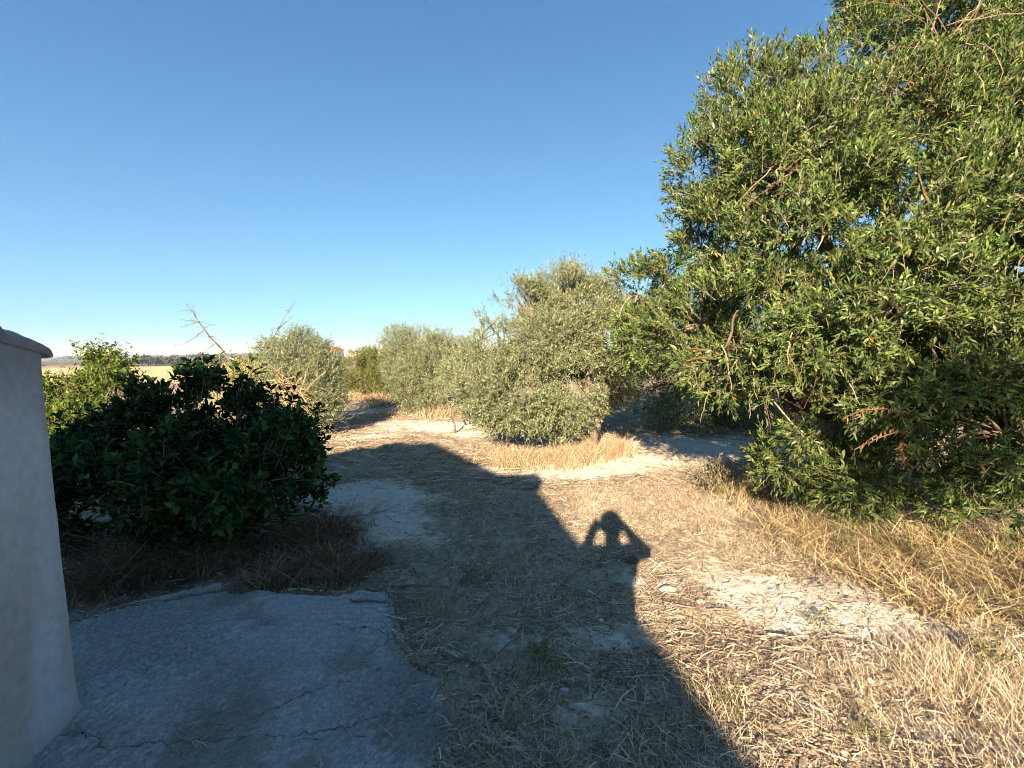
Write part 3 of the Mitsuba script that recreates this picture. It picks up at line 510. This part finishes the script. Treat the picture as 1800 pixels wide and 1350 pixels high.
for a in ([(-3.9, 8.1, 1.07), (-3.65, 8.0, .73), (-3.4, 7.9, .4), (-3.2, 7.8, .05)], [(-4.25, 8.3, .95), (-3.9, 8.1, .65), (-3.5, 7.9, .35)], [(-4.1, 8.2, 1.3), (-4.0, 8.1, .9), (-3.75, 8.0, .55)]): limb(a, .008, .014, 'stem')
P = np.array([bez((-3.9 + r.normal(0, .25), 8.1, .8 + r.normal(0, .2)), (-3.8 + r.normal(0, .4), 8.05 + r.normal(0, .1), .75 + r.normal(0, .35)), r, .1, 6) for _ in range(70)])
obj('twigs', tubes(P, np.tile(np.linspace(.006, .002, 6), (len(P), 1)), 3), 'straw', t, kind='stuff', color=np.tile([.42, .31, .17], (len(P) * 18, 1)))

# dead orange sprig and bare hanging twigs on the big olive
r = rng(60)
sp = [np.array([(2.05, 2.85, 1.06), (2.12, 2.82, 1.10), (2.24, 2.8, 1.11), (2.36, 2.8, 1.09)]), np.array([(2.08, 2.82, .86), (2.2, 2.8, .93), (2.32, 2.8, .97), (2.42, 2.82, .98)]), np.array([(2.34, 2.8, .90), (2.35, 2.8, .86), (2.36, 2.8, .82), (2.37, 2.8, .78)])]
parts = []
for p in sp:
    pts = np.repeat(np.array([p[0] + (p[-1] - p[0]) * u + [0, 0, .05 * math.sin(3 * u)] for u in np.linspace(0, 1, 14)]), 2, 0)
    d = np.tile([[-.25, -.1, -1], [.15, -.2, -1]], (14, 1)) + r.normal(0, .4, pts.shape)
    v, f, k = leaves(pts, d, r.normal(0, .3, pts.shape) + [0, -1, .3], r.uniform(.03, .062, len(pts)), r.uniform(.006, .011, len(pts)), 4, droop=.5)
    parts.append((v, f, np.repeat(jitter_color(r, len(pts), [(.36, .19, .085), (.26, .13, .06), (.42, .28, .14), (.2, .12, .07)], [2, 1, 1, 1]), k, 0)))
me, cc = join(parts); obj('dead_sprig', me, 'leaf', tA, kind='stuff', label='orange brown dead sprig hanging low in the crown', color=cc)
obj('sprig_stem', tubes(np.array(sp), np.tile([.003, .003, .0025, .002], (3, 1)), 4), 'bark', tA)
P = []
for x, y, z, n_, l in [(1.75, 3.4, 1.5, 10, .3), (1.9, 3.2, 1.55, 14, .36), (2.05, 3.1, 1.5, 10, .3), (1.6, 3.55, 1.2, 4, .25), (2.6, 2.95, 2.25, 16, .4), (3.1, 2.75, 2.0, 24, .5), (3.25, 2.75, 1.9, 24, .5), (1.95, 3.5, 2.55, 16, .35), (2.95, 3.4, 3.5, 30, .6), (2.6, 3.6, 3.3, 22, .5), (3.3, 2.9, 2.5, 24, .5)]:
    for _ in range(n_):
        a = np.array([x, y, z]) + r.normal(0, .1, 3)
        e = a + (np.array([r.normal(0, .09), r.normal(-.02, .08), -l * r.uniform(.5, 1.1)]) if z < 2.3 else unit(r.normal(0, 1, 3)) * l * r.uniform(.6, 1.2))
        P.append(bez(a, e, r, .1, 8, sag=.04))
P = np.array(P); obj('bare_twigs', tubes(P, np.tile(np.linspace(.0042, .0016, 8), (len(P), 1)), 4), 'straw', tA, kind='stuff', label='bare brown twigs hanging in the crown', color=np.repeat(jitter_color(r, len(P), [(.27, .19, .13), (.19, .13, .085), (.34, .26, .18)], [1, 1, 1]), 32, 0))

# ------------------------------------------------------------------ straw and grass
STRAW = [(.52, .43, .29), (.41, .32, .20), (.60, .53, .40), (.17, .125, .085), (.34, .31, .265)]
slab_p = shapely.prepared.prep(SLAB.buffer(-.03))
def litter(name, label, n, ymin, ymax, xr, lr, w, seed, dens_pow, thin=.10, hmax=.03, pal=STRAW, pw=(3, 4, 1.8, 3.2, 2.4)):
    r = rng(seed); u = r.random(n)
    y = ymin * (ymax / ymin) ** u if dens_pow == 1 else ymin + (ymax - ymin) * u
    x = r.uniform(-1, 1, n) * (1.12 * y + .3)
    ok = (x > xr[0]) & (x < xr[1]); x, y = x[ok], y[ok]
    p3 = np.stack([x, y, 0 * x], -1)
    cover = 1 - np.clip((bare_np(x, y) + .9 * (meshkit.fbm(p3 * 3, 4, 44) - .5) - .2) / .9, 0, 1) ** .8
    cover *= .12 + .88 * np.clip((meshkit.fbm(p3 * 4.5, 3, 71) - .36) / .2, 0, 1)
    cover *= 1 - .9 * np.exp(-((x + 2.1) / 1.1) ** 6 - ((y - 3.3) / .75) ** 6)
    ok = (r.random(len(x)) < thin + (1 - thin) * cover) & (~shapely.contains_xy(SLAB.buffer(-.02), x, y) | ((r.random(len(x)) < .25) & ~shapely.contains_xy(SLAB.buffer(-.06), x, y) & (x > -1.1)) | ((r.random(len(x)) < .012) & (x > -1.7)))
    x, y = x[ok], y[ok]; n = len(x)
    L = r.uniform(*lr, n) * r.choice([.5, 1, 1.5], n, p=[.45, .45, .1]); th = r.normal(math.pi * .02, 1.05, n) + np.where(r.random(n) < .5, math.pi, 0)
    d = np.stack([np.cos(th), np.sin(th), r.normal(0, .13, n)], -1); side = np.stack([-np.sin(th), np.cos(th), 0 * th], -1)
    bend = r.normal(0, .07, n)[:, None] * L[:, None]
    c = np.stack([x, y, 0 * x], -1); t = np.array([-.5, 0, .5])
    P = c[:, None] + t[None, :, None] * d[:, None] * L[:, None, None] + (np.array([1, 0, 1]) * 1.0)[None, :, None] * (side * bend)[:, None]
    zg = gz(P[..., 0], P[..., 1]); zg = np.where(shapely.contains_xy(SLAB, P[..., 0], P[..., 1]), slab_z(P[..., 0], P[..., 1]) + .012, zg); P[..., 2] = np.maximum(zg + .003, zg.mean(1, keepdims=True) + (P[..., 2]) + (r.random(n) ** 2 * hmax)[:, None])
    wv = unit(side + np.stack([0 * x, 0 * x, r.normal(0, .6, n)], -1)) * (w * r.uniform(.5, 1.4, n) * (1 + .13 * (y - 1.5).clip(0)))[:, None] / 2
    v, f = ribbons(P, wv, [1, 1, .5])
    obj(name, (v, f), 'straw', kind='stuff', label=label, color=np.repeat(jitter_color(r, n, pal, pw), 6, 0), cat=None)
litter('straw_litter', 'flattened mown straw scattered over the soil near the camera', 90000, 1.15, 6.5, (-3.6, 6), (.03, .125), .0034, 71, 1)
litter('straw_litter', 'thin straw lying on the pale path between the olive trees', 60000, 5.0, 16, (-6, 6.5), (.08, .26), .0042, 72, 1, thin=.06)

litter('straw_chaff', 'short broken bits of straw and dead leaves matted on the soil', 62000, 1.15, 5.5, (-3.4, 5), (.008, .03), .0055, 73, 1, thin=.22, hmax=.008, pal=[(.36, .29, .2), (.2, .15, .1), (.48, .41, .3), (.11, .085, .06)], pw=(3, 3, 2, 2))
r = rng(74); nn = 2600; yy = 1.2 * (5.5 / 1.2) ** r.random(nn); xx = r.uniform(-1, 1, nn) * 1.1 * yy
ok = ~shapely.contains_xy(SLAB, xx, yy); xx, yy = xx[ok], yy[ok]; nn = len(xx)
ico = trimesh.creation.icosphere(0, 1.0); rad_ = .003 + .011 * r.random(nn) ** 4
vv = ico.vertices[None] * (1 + .3 * r.standard_normal((nn, 12, 1))) * rad_[:, None, None] * [1.2, 1, .7] + np.stack([xx, yy, gz(xx, yy) + .3 * rad_], -1)[:, None]
obj('gravel', (vv.reshape(-1, 3), (ico.faces[None] + (np.arange(nn) * 12)[:, None, None]).reshape(-1, 3)), 'straw', kind='stuff', label='crumbs of pale soil and grit among the straw', color=np.repeat(jitter_color(r, nn, [(.5, .45, .37), (.33, .28, .22), (.2, .165, .13)], [3, 2, 1]), 12, 0))
def grass(label, spots, n, h, w, seed, pal=STRAW, pw=(4, 4, 3, 1.2, .6), lean=(0, 0), spread=.45, k=5, curl=.35, name='dry_grass', tuft=.05, per_tuft=7, bsdf='straw'):
    """upright blades in tufts; spots: (x, y, rx, ry, weight)"""
    r = rng(seed); s = np.array(spots, float); nt = n // per_tuft
    i = r.choice(len(s), nt, p=s[:, 4] / s[:, 4].sum())
    a = r.random(nt) * 6.283; q_ = np.sqrt(r.random(nt)) * (1 + .15 * r.standard_normal(nt))
    x = s[i, 0] + s[i, 2] * q_ * np.cos(a); y = s[i, 1] + s[i, 3] * q_ * np.sin(a)
    hs_ = h * r.uniform(.55, 1.15, nt) * (1.1 - .5 * q_)
    lx = lean[0] + .3 * r.standard_normal(nt); ly = lean[1] + .3 * r.standard_normal(nt)
    gap = meshkit.fbm(np.stack([x, y, 0 * x + seed], -1) * [2.6, 2.6, 1], 3, seed); okt = gap > .45 + .06 * r.standard_normal(nt)
    x, y, hs_, lx, ly = x[okt], y[okt], hs_[okt] * (.55 + 1.6 * (gap[okt] - .4)).clip(.4, 1.5), lx[okt], ly[okt]; nt = len(x)
    R_ = lambda v_: np.repeat(v_, per_tuft)
    x, y, hh_, lx, ly = R_(x) + r.normal(0, tuft, nt * per_tuft), R_(y) + r.normal(0, tuft, nt * per_tuft), R_(hs_), R_(lx), R_(ly)
    ok = ~shapely.contains_xy(SLAB.buffer(-.01), x, y); x, y, hh_, lx, ly = x[ok], y[ok], hh_[ok], lx[ok], ly[ok]
    n = len(x); hh_ = hh_ * r.uniform(.45, 1.15, n)
    dx, dy = lx + spread * r.standard_normal(n), ly + spread * r.standard_normal(n)
    t = np.linspace(0, 1, k)[None, :]
    cu = curl * r.uniform(-.2, 1.6, n)[:, None]
    ex = t ** 1.6; zt_ = t * (1 - .35 * cu * t)  - np.maximum(cu - .7, 0) * t ** 3
    P = np.stack([x[:, None] + (dx * hh_)[:, None] * ex + .04 * hh_[:, None] * np.sin(5 * t + x[:, None] * 90), y[:, None] + (dy * hh_)[:, None] * ex, hh_[:, None] * zt_], -1)
    P[..., 2] += gz(x, y)[:, None] - .005; P[..., 2] = np.maximum(P[..., 2], gz(x, y)[:, None] + np.array([-.005] + [.01] * (k - 1))[None])
    th = r.random(n) * 3.14; wv = np.stack([np.cos(th), np.sin(th), 0 * th], -1) * (w * r.uniform(.5, 1.5, n))[:, None] / 2
    tp = np.linspace(1, 0, k) ** .6
    v, f = ribbons(P, wv, tp)
    return obj(name, (v, f), bsdf, kind='stuff', label=label, color=np.repeat(jitter_color(r, n, pal, pw), 2 * k, 0))
WARM = [(.45, .335, .215), (.36, .255, .15), (.54, .43, .29), (.2, .135, .085)]
WW4 = (4, 3, 3, 1)
grass('tall orange straw skirting the central olive tree', [(-.25, 6.6, .45, .35, 1), (.3, 6.15, .5, .3, 1.4), (.9, 6.3, .5, .35, 1.6), (1.3, 6.6, .35, .35, 1.2), (0.6, 6.0, .6, .2, .8)], 17000, .38, .0055, 81, WARM, WW4, spread=.34)
grass('tall pale straw heaped under the big right hand olive tree', [(2.8, 3.9, .4, .55, 1.6), (2.75, 3.3, .35, .3, 2), (3.1, 2.8, .4, .25, 2.4), (2.4, 3.7, .3, .4, .8), (3.5, 3.2, .5, .4, 2), (2.95, 2.45, .3, .2, .9), (2.6, 4.6, .4, .4, .6), (2.4, 3.0, .35, .3, .5), (2.45, 2.55, .3, .2, .5), (2.2, 3.5, .3, .4, .4)], 19000, .31, .0062, 82, [(.47, .37, .21), (.36, .265, .145), (.58, .49, .32), (.17, .125, .07), (.2, .2, .09)], (4, 4, 2.4, 2.4, 1.4), lean=(-.1, -.15), spread=.95, curl=.8, k=6)
grass('upright tufts of straw with green shoots rising into the low olive foliage', [(3.15, 2.9, .3, .25, 2), (2.95, 3.3, .3, .3, 2), (2.5, 3.9, .25, .35, 1.6), (2.3, 4.4, .25, .3, 1), (3.4, 2.6, .3, .2, 1)], 9000, .42, .005, 89, [(.52, .42, .25), (.40, .31, .17), (.16, .2, .07), (.22, .16, .09)], (4, 3, 2, 1.5), spread=.3, curl=.4, per_tuft=16, tuft=.045)
grass('thin standing straw stalks in the sunny lower right foreground', [(1.4, 1.75, .45, .35, 2.2), (2.0, 1.75, .4, .35, 2.2), (1.9, 2.1, .4, .25, 1.2), (1.15, 2.1, .3, .25, .9), (2.5, 2.2, .4, .3, 1.5), (.95, 1.75, .25, .3, 1), (1.7, 1.4, .6, .2, 1.5)], 11000, .17, .003, 83, lean=(-.1, .25), spread=.42, curl=.3)
grass('short dry grass patches along the sunny side of the shadow', [(.6, 4.6, .5, .6, 2), (1.2, 4.4, .6, .7, 2), (1.9, 4.2, .6, .6, 2), (.9, 3.6, .4, .5, 1), (1.9, 3.3, .5, .5, 1.5), (.5, 6.6, 1, .3, .7)], 16000, .09, .003, 84, spread=.7, curl=.6)
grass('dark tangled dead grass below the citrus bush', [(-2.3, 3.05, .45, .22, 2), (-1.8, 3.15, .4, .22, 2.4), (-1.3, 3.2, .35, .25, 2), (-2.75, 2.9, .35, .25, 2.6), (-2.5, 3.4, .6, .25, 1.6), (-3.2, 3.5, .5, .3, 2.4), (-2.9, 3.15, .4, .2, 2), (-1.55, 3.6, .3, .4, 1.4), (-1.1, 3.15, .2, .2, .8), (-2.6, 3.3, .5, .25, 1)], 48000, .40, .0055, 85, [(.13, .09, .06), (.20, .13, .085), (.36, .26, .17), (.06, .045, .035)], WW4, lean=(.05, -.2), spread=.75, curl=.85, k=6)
grass('sparse dry grass on the shaded ground beyond the pavement', [(-.9, 5.6, .7, .25, 1.4), (-.2, 5.2, .5, .4, 1.1), (-.1, 3.5, .4, .5, 1.2), (.25, 2.8, .4, .4, 1.2), (-.1, 2.0, .25, .4, 1.5), (.3, 1.6, .4, .3, 1.2), (-2.0, 5.6, .5, .4, 1), (.6, 1.4, .3, .2, .8), (-.5, 2.75, .2, .2, 1)], 15000, .10, .0027, 86, spread=.75, curl=.6)
grass('golden grass on the bank around the distant olive bush', [(-4.3, 13.6, .9, .6, 2), (-3.4, 12.4, .6, .5, 1.2), (-5.2, 13.5, .9, .7, 1.6), (-2.6, 11.0, .5, .4, 1), (-1.5, 10.6, .7, .3, 1.2), (-4.2, 17, 2, 1.5, 2.5), (-6.5, 16, 2, 2, 2)], 15000, .38, .010, 87, WARM, WW4, spread=.35)
grass('dry grass around the feet of the left hand bushes', [(-5.2, 5.6, .8, .4, 1.4), (-4.2, 6.8, 1.0, .7, 2), (-3.0, 6.8, .6, .6, 1.5), (-5.4, 8.2, 1.2, .8, 2), (-3.6, 4.8, .6, .5, 1), (-7, 8, 1.5, 1.5, 2)], 14000, .32, .006, 88, WARM, WW4, spread=.4)
GRN = [(.12, .145, .06), (.17, .18, .08), (.09, .11, .05), (.28, .24, .13)]
def weed(label, x, y, seed, n=70, h=.12, pal=GRN, w=.005):
    n = n // 3
    r = rng(seed); t = numbered('weed'); labels[t] = {'label': label, 'category': 'weed'}
    b = np.stack([x + r.normal(0, .04, n), y + r.normal(0, .04, n), 0 * r.random(n)], -1); b[:, 2] = gz(b[:, 0], b[:, 1])
    d = unit(r.normal(0, .6, (n, 3)) + [0, 0, 1.0]); d[:, 2] = np.abs(d[:, 2])
    e = b + d * h * r.uniform(.5, 1.2, (n, 1)); P = np.stack([b, (b + e) / 2 + [0, 0, .01], e + r.normal(0, .012, e.shape)], 1)
    scene[t + '__stem'] = mikit.ply(tubes(P, np.tile([.0012, .001, .0006], (n, 1)), 3), 'straw', color=np.repeat(jitter_color(r, n, pal, [1] * len(pal)), 9, 0))
    q_ = np.repeat(P[:, 1:], 3, 1).reshape(-1, 3) + r.normal(0, .006, (n * 6, 3)); dd = unit(r.normal(0, 1, q_.shape) + [0, 0, .4])
    v, f, k = leaves(q_, dd, r.normal(0, 1, q_.shape) + [0, 0, 1], r.uniform(.02, .045, len(q_)), np.full(len(q_), w), 2)
    scene[t + '__leaves'] = mikit.ply((v, f), 'leaf', color=np.repeat(jitter_color(r, len(q_), pal, [1] * len(pal)), k, 0)); labels[t + '__leaves'] = {'kind': 'stuff'}
weed('green weed tuft in the shade right of the pavement', .1, 2.1, 91, 90, .13)
weed('green weed among the stalks at the bottom right', 1.36, 1.68, 92, 50, .11)
weed('small green weed on the bare sunny patch', 1.6, 2.4, 93, 40, .09)
weed('green leafy weed near the right edge of the picture', 2.13, 2.0, 94, 60, .12, w=.009)
weed('bluish weed in the shade in front of the pavement corner', -.33, 2.97, 95, 60, .12, [(.13, .16, .10), (.10, .13, .08)])
weed('small weed right at the edge of the photographer shadow', .87, 1.83, 96, 45, .1)
weed('pale weed growing beside the shaded chalky soil', -.35, 4.35, 97, 45, .16, [(.3, .26, .15), (.2, .2, .1)])
weed('greenish tall grass weed below the big olive tree', 2.35, 3.25, 98, 90, .34, w=.008)

# ------------------------------------------------------------------ sticks, stones
def stick(label, pts, rad, seed, c='bark', fork=True):
    r = rng(seed); pts = np.array(pts, float); k = 9
    d = np.r_[0, np.cumsum(np.linalg.norm(np.diff(pts, axis=0), axis=1))]; tt = np.linspace(0, d[-1], k)
    p = np.stack([np.interp(tt, d, pts[:, i]) for i in range(2)], 1) + r.normal(0, .006, (k, 2))
    z = np.maximum(gz(p[:, 0], p[:, 1]), np.where(shapely.contains_xy(SLAB, p[:, 0], p[:, 1]), slab_z(p[:, 0], p[:, 1]) + .004, -9)) + rad + .012 * np.sin(np.linspace(.4, 2.6, k))
    v, f = tubes([np.c_[p, z]], [np.linspace(rad, rad * .5, k) * (1 + r.normal(0, .08, k))], 6); o = [(v, f, np.zeros_like(v))]
    if fork:
        b = np.r_[p[5], z[5]]; v, f = tubes([np.array([b, b + [.05, .06, .012], b + [.12, .09, .02]])], [[rad * .6, rad * .45, rad * .3]], 5); o.append((v, f, np.zeros_like(v)))
    obj('stick', join(o)[0], c, label=label, cat='stick', smooth=60)
stick('long dry stick lying at the far right corner of the pavement', [(-.80, 2.93), (-.6, 2.90), (-.42, 2.9)], .009, 1)
stick('second stick lying just in front of the corner stick', [(-.92, 2.80), (-.7, 2.72), (-.5, 2.74)], .006, 2)
stick('straight pale stick crossing the shaded ground right of centre', [(.40, 2.19), (.55, 2.18), (.72, 2.23)], .0065, 3, fork=False)
stick('pale stick lying far up the shaded path', [(-.62, 5.5), (-.35, 5.42), (-.05, 5.27)], .012, 4, 'stone')
stick('crooked forked stick near the bottom centre', [(-.16, 1.85), (-.08, 1.77), (.02, 1.70)], .0055, 5)
stick('thin stick lying over the broken pavement edge', [(-.98, 2.66), (-.82, 2.63), (-.64, 2.60)], .006, 6)
stick('curved stick along the right edge of the pavement', [(-.63, 2.52), (-.6, 2.35), (-.5, 2.24)], .006, 7)
stick('thin branch lying between weed tuft and pavement', [(-.36, 2.2), (-.15, 2.12), (.0, 2.3)], .0055, 8)
stick('long straw stem arching across the lower right foreground', [(1.62, 1.62), (1.75, 1.5), (1.88, 1.42)], .004, 9, fork=False)
def rock(label, x, y, rx, ry, rz, seed, m='stone', cat='stone', group=None):
    s = trimesh.creation.icosphere(3, 1.0); v = s.vertices * (1 + .55 * (meshkit.fbm(s.vertices * 1.6 + seed, 3, seed) - .5)[:, None]) * [rx, ry, rz]
    obj('stone' if m == 'stone' else 'clod', trimesh.Trimesh(v + [x, y, float(gz(x, y)) + rz * .45], s.faces), m, label=label, cat=cat, smooth=35, group=group)
rock('dark clod of earth inside the shadow of the photographer', .83, 3.22, .045, .035, .03, 1, 'clod', 'clod')
rock('pale stone on sunny straw right of the photographer shadow', .95, 2.82, .05, .028, .022, 2)
rock('small pale stone on shaded straw right of the pavement', -.02, 2.39, .03, .02, .016, 3)
r = rng(77)
for i in range(14):
    y = r.uniform(1.5, 3.2); x = r.uniform(-.1, 2.4) * y / 2.4
    rock('small pebble lying loose on the soil among straw', x, y, *(r.uniform(.008, .02, 3) * [1.2, 1, .7]), 10 + i, group='loose pebbles among the straw')

# ------------------------------------------------------------------ the plain: trees, buildings, turbines
scene['far_leaf'] = {'type': 'diffuse', 'reflectance': VC}
def blob(c, rad, r, n=260, lump=.35):
    """a far crown: a leafy ball of many small facets"""
    u = unit(r.normal(0, 1, (n, 3))); u[:, 2] = np.abs(u[:, 2]) * .9 - .1
    p = c + u * rad * (.65 + .4 * meshkit.noise(u * 2.2 + c[0], 3)[:, None]) * [1, 1, .85]
    s = rad * .22
    q_ = p[:, None] + r.normal(0, 1, (n, 3, 3)) * s
    return q_.reshape(-1, 3), np.arange(n * 3).reshape(-1, 3)
FC = [(.07, .085, .04), (.10, .11, .055), (.05, .065, .035)]
r = rng(101)
for lab, x, y, rad in [('round tree left of two at the edge of the golden field', -500, 640, 9), ('round tree right of two at the edge of the golden field', -478 + 45, 660, 10), ('bushy tree at the edge of the golden field behind the dark bush', -400, 650, 8)]:
    z = float(gz(x, y)); t = thing('field_tree', lab, 'tree')
    obj('trunk', tubes([np.array([(x, y, z - .5), (x, y, z + rad * .5)])], [[.5, .35]], 6), 'bark', t)
    v, f = blob(np.array([x, y, z + rad * .75]), rad, r, 600); obj('crown', (v, f), 'far_leaf', t, kind='stuff', color=np.repeat(jitter_color(r, len(f), FC, [1, 1, 1]), 3, 0))
parts = []
for band, n in ((680, 60), (850, 70), (1200, 90), (1700, 110), (2400, 120), (3500, 130), (5000, 120)):
    az = r.uniform(-1.25, .35, n); yy = band * r.uniform(.9, 1.12, n); xx = az * yy
    for x, y in zip(xx, yy):
        if meshkit.noise(np.array([[x / 400, y / 200, 0]]), 5)[0] < .42: continue
        rad = r.uniform(4, 9) * (1 + band / 4000); v, f = blob(np.array([x, y, float(gz(x, y)) + rad * .5]), rad, r, 90); v[:, 0] = x + (v[:, 0] - x) * r.uniform(1, 3.2)
        parts.append((v, f, np.repeat(jitter_color(r, len(f), FC, [1, 1, 1]), 3, 0)))
me, cc = join(parts); obj('distant_woodland', me, 'far_leaf', kind='stuff', label='hazy belts of trees and hedges across the distant plain', color=cc)
def bxs(lo, hi): return trimesh.creation.box(bounds=[lo, hi])
# white house with red roof on the ridge
t = thing('white_house', 'small white house with red roof seen between the olives on the left', 'house')
hx, hy = -45.2, 118.; hz = float(gz(hx, hy)) - .3
obj('wall', bxs([hx - 1.6, hy, hz], [hx + 1.4, hy + 5, 2.0]), 'white_paint', t)
obj('roof', trimesh.Trimesh([[hx - 1.9, hy - .3, 2.0], [hx + 1.7, hy - .3, 2.0], [hx + 1.7, hy + 5.3, 2.0], [hx - 1.9, hy + 5.3, 2.0], [hx - .1, hy - .3, 2.9], [hx - .1, hy + 5.3, 2.9]], [[0, 1, 4], [2, 3, 5], [0, 4, 5], [0, 5, 3], [1, 2, 5], [1, 5, 4], [0, 3, 2], [0, 2, 1]]), 'red_roof', t)
obj('window', bxs([hx - .9, hy - .03, .3], [hx - .3, hy - .003, 1.1]), 'dark_opening', t)
t = thing('greenhouse', 'long pale low greenhouse beyond the white house', 'greenhouse')
obj('roof', trimesh.creation.cylinder(.9, 26, transform=trimesh.transformations.rotation_matrix(math.pi / 2, [0, 1, 0])).apply_translation([-101, 300, .3]), 'grey_steel', t, smooth=40)
obj('wall', bxs([-114, 299.2, float(gz(-101, 300)) - 1], [-88, 300.8, .3]), 'white_paint', t)
t = thing('farm_building', 'long white farm building with a row of dark openings on the plain', 'building')
fz = float(gz(-600, 1050)) - .5; x0 = -640
obj('wall', bxs([x0, 1050, fz], [x0 + 70, 1060, fz + 7]), 'white_paint', t)
obj('roof', bxs([x0 - 1, 1049, fz + 7], [x0 + 71, 1061, fz + 7.6]), 'grey_steel', t)
for i in range(8): obj('opening', bxs([x0 + 3 + i * 8.4, 1049.8, fz + .5], [x0 + 8 + i * 8.4, 1049.98, fz + 4.8]), 'dark_opening', t)
for i, px_ in enumerate([-.86, -.848, -.836, -.822, -.81, -.80, -.782, -.757]):
    y = 6300 + 90 * (i % 3); x = px_ * y; z0, ht, a0 = -14., 95, .7 * i
    t = thing('wind_turbine', 'tiny pale wind turbine in a row on the horizon above the bright bush', 'wind turbine', 'wind turbines on the horizon')
    obj('tower', tubes([np.array([(x, y, z0), (x, y, z0 + ht)])], [[3.0, 1.8]], 8), 'grey_steel', t)
    obj('nacelle', bxs([x - 2, y - 6, z0 + ht - 2], [x + 2, y + 5, z0 + ht + 2]), 'grey_steel', t)
    for k in range(3):
        aa = a0 + k * 2.094; v, f = leaves(np.array([[x, y - 6.5, z0 + ht]]), np.array([[math.cos(aa), 0, math.sin(aa)]]), np.array([[0, -1., .2]]), np.array([42.]), np.array([4.5]), 4)[:2]
        obj('blade', (v, f), 'grey_steel', t)

# ------------------------------------------------------------------ the air between here and the horizon
scene['air'] = {'type': 'homogeneous', 'albedo': {'type': 'rgb', 'value': [.95, .95, .95]}, 'sigma_t': {'type': 'rgb', 'value': [.00009, .00011, .00014]}}
scene['camera']['medium'] = {'type': 'ref', 'id': 'air'}
scene['haze'] = {'type': 'cube', 'to_world': T().translate([0, 4600, 55]).scale([12500, 12500, 75]), 'bsdf': {'type': 'null'}, 'interior': {'type': 'ref', 'id': 'air'}}
labels['haze'] = {'kind': 'stuff', 'label': 'pale air haze veiling the far plain'}
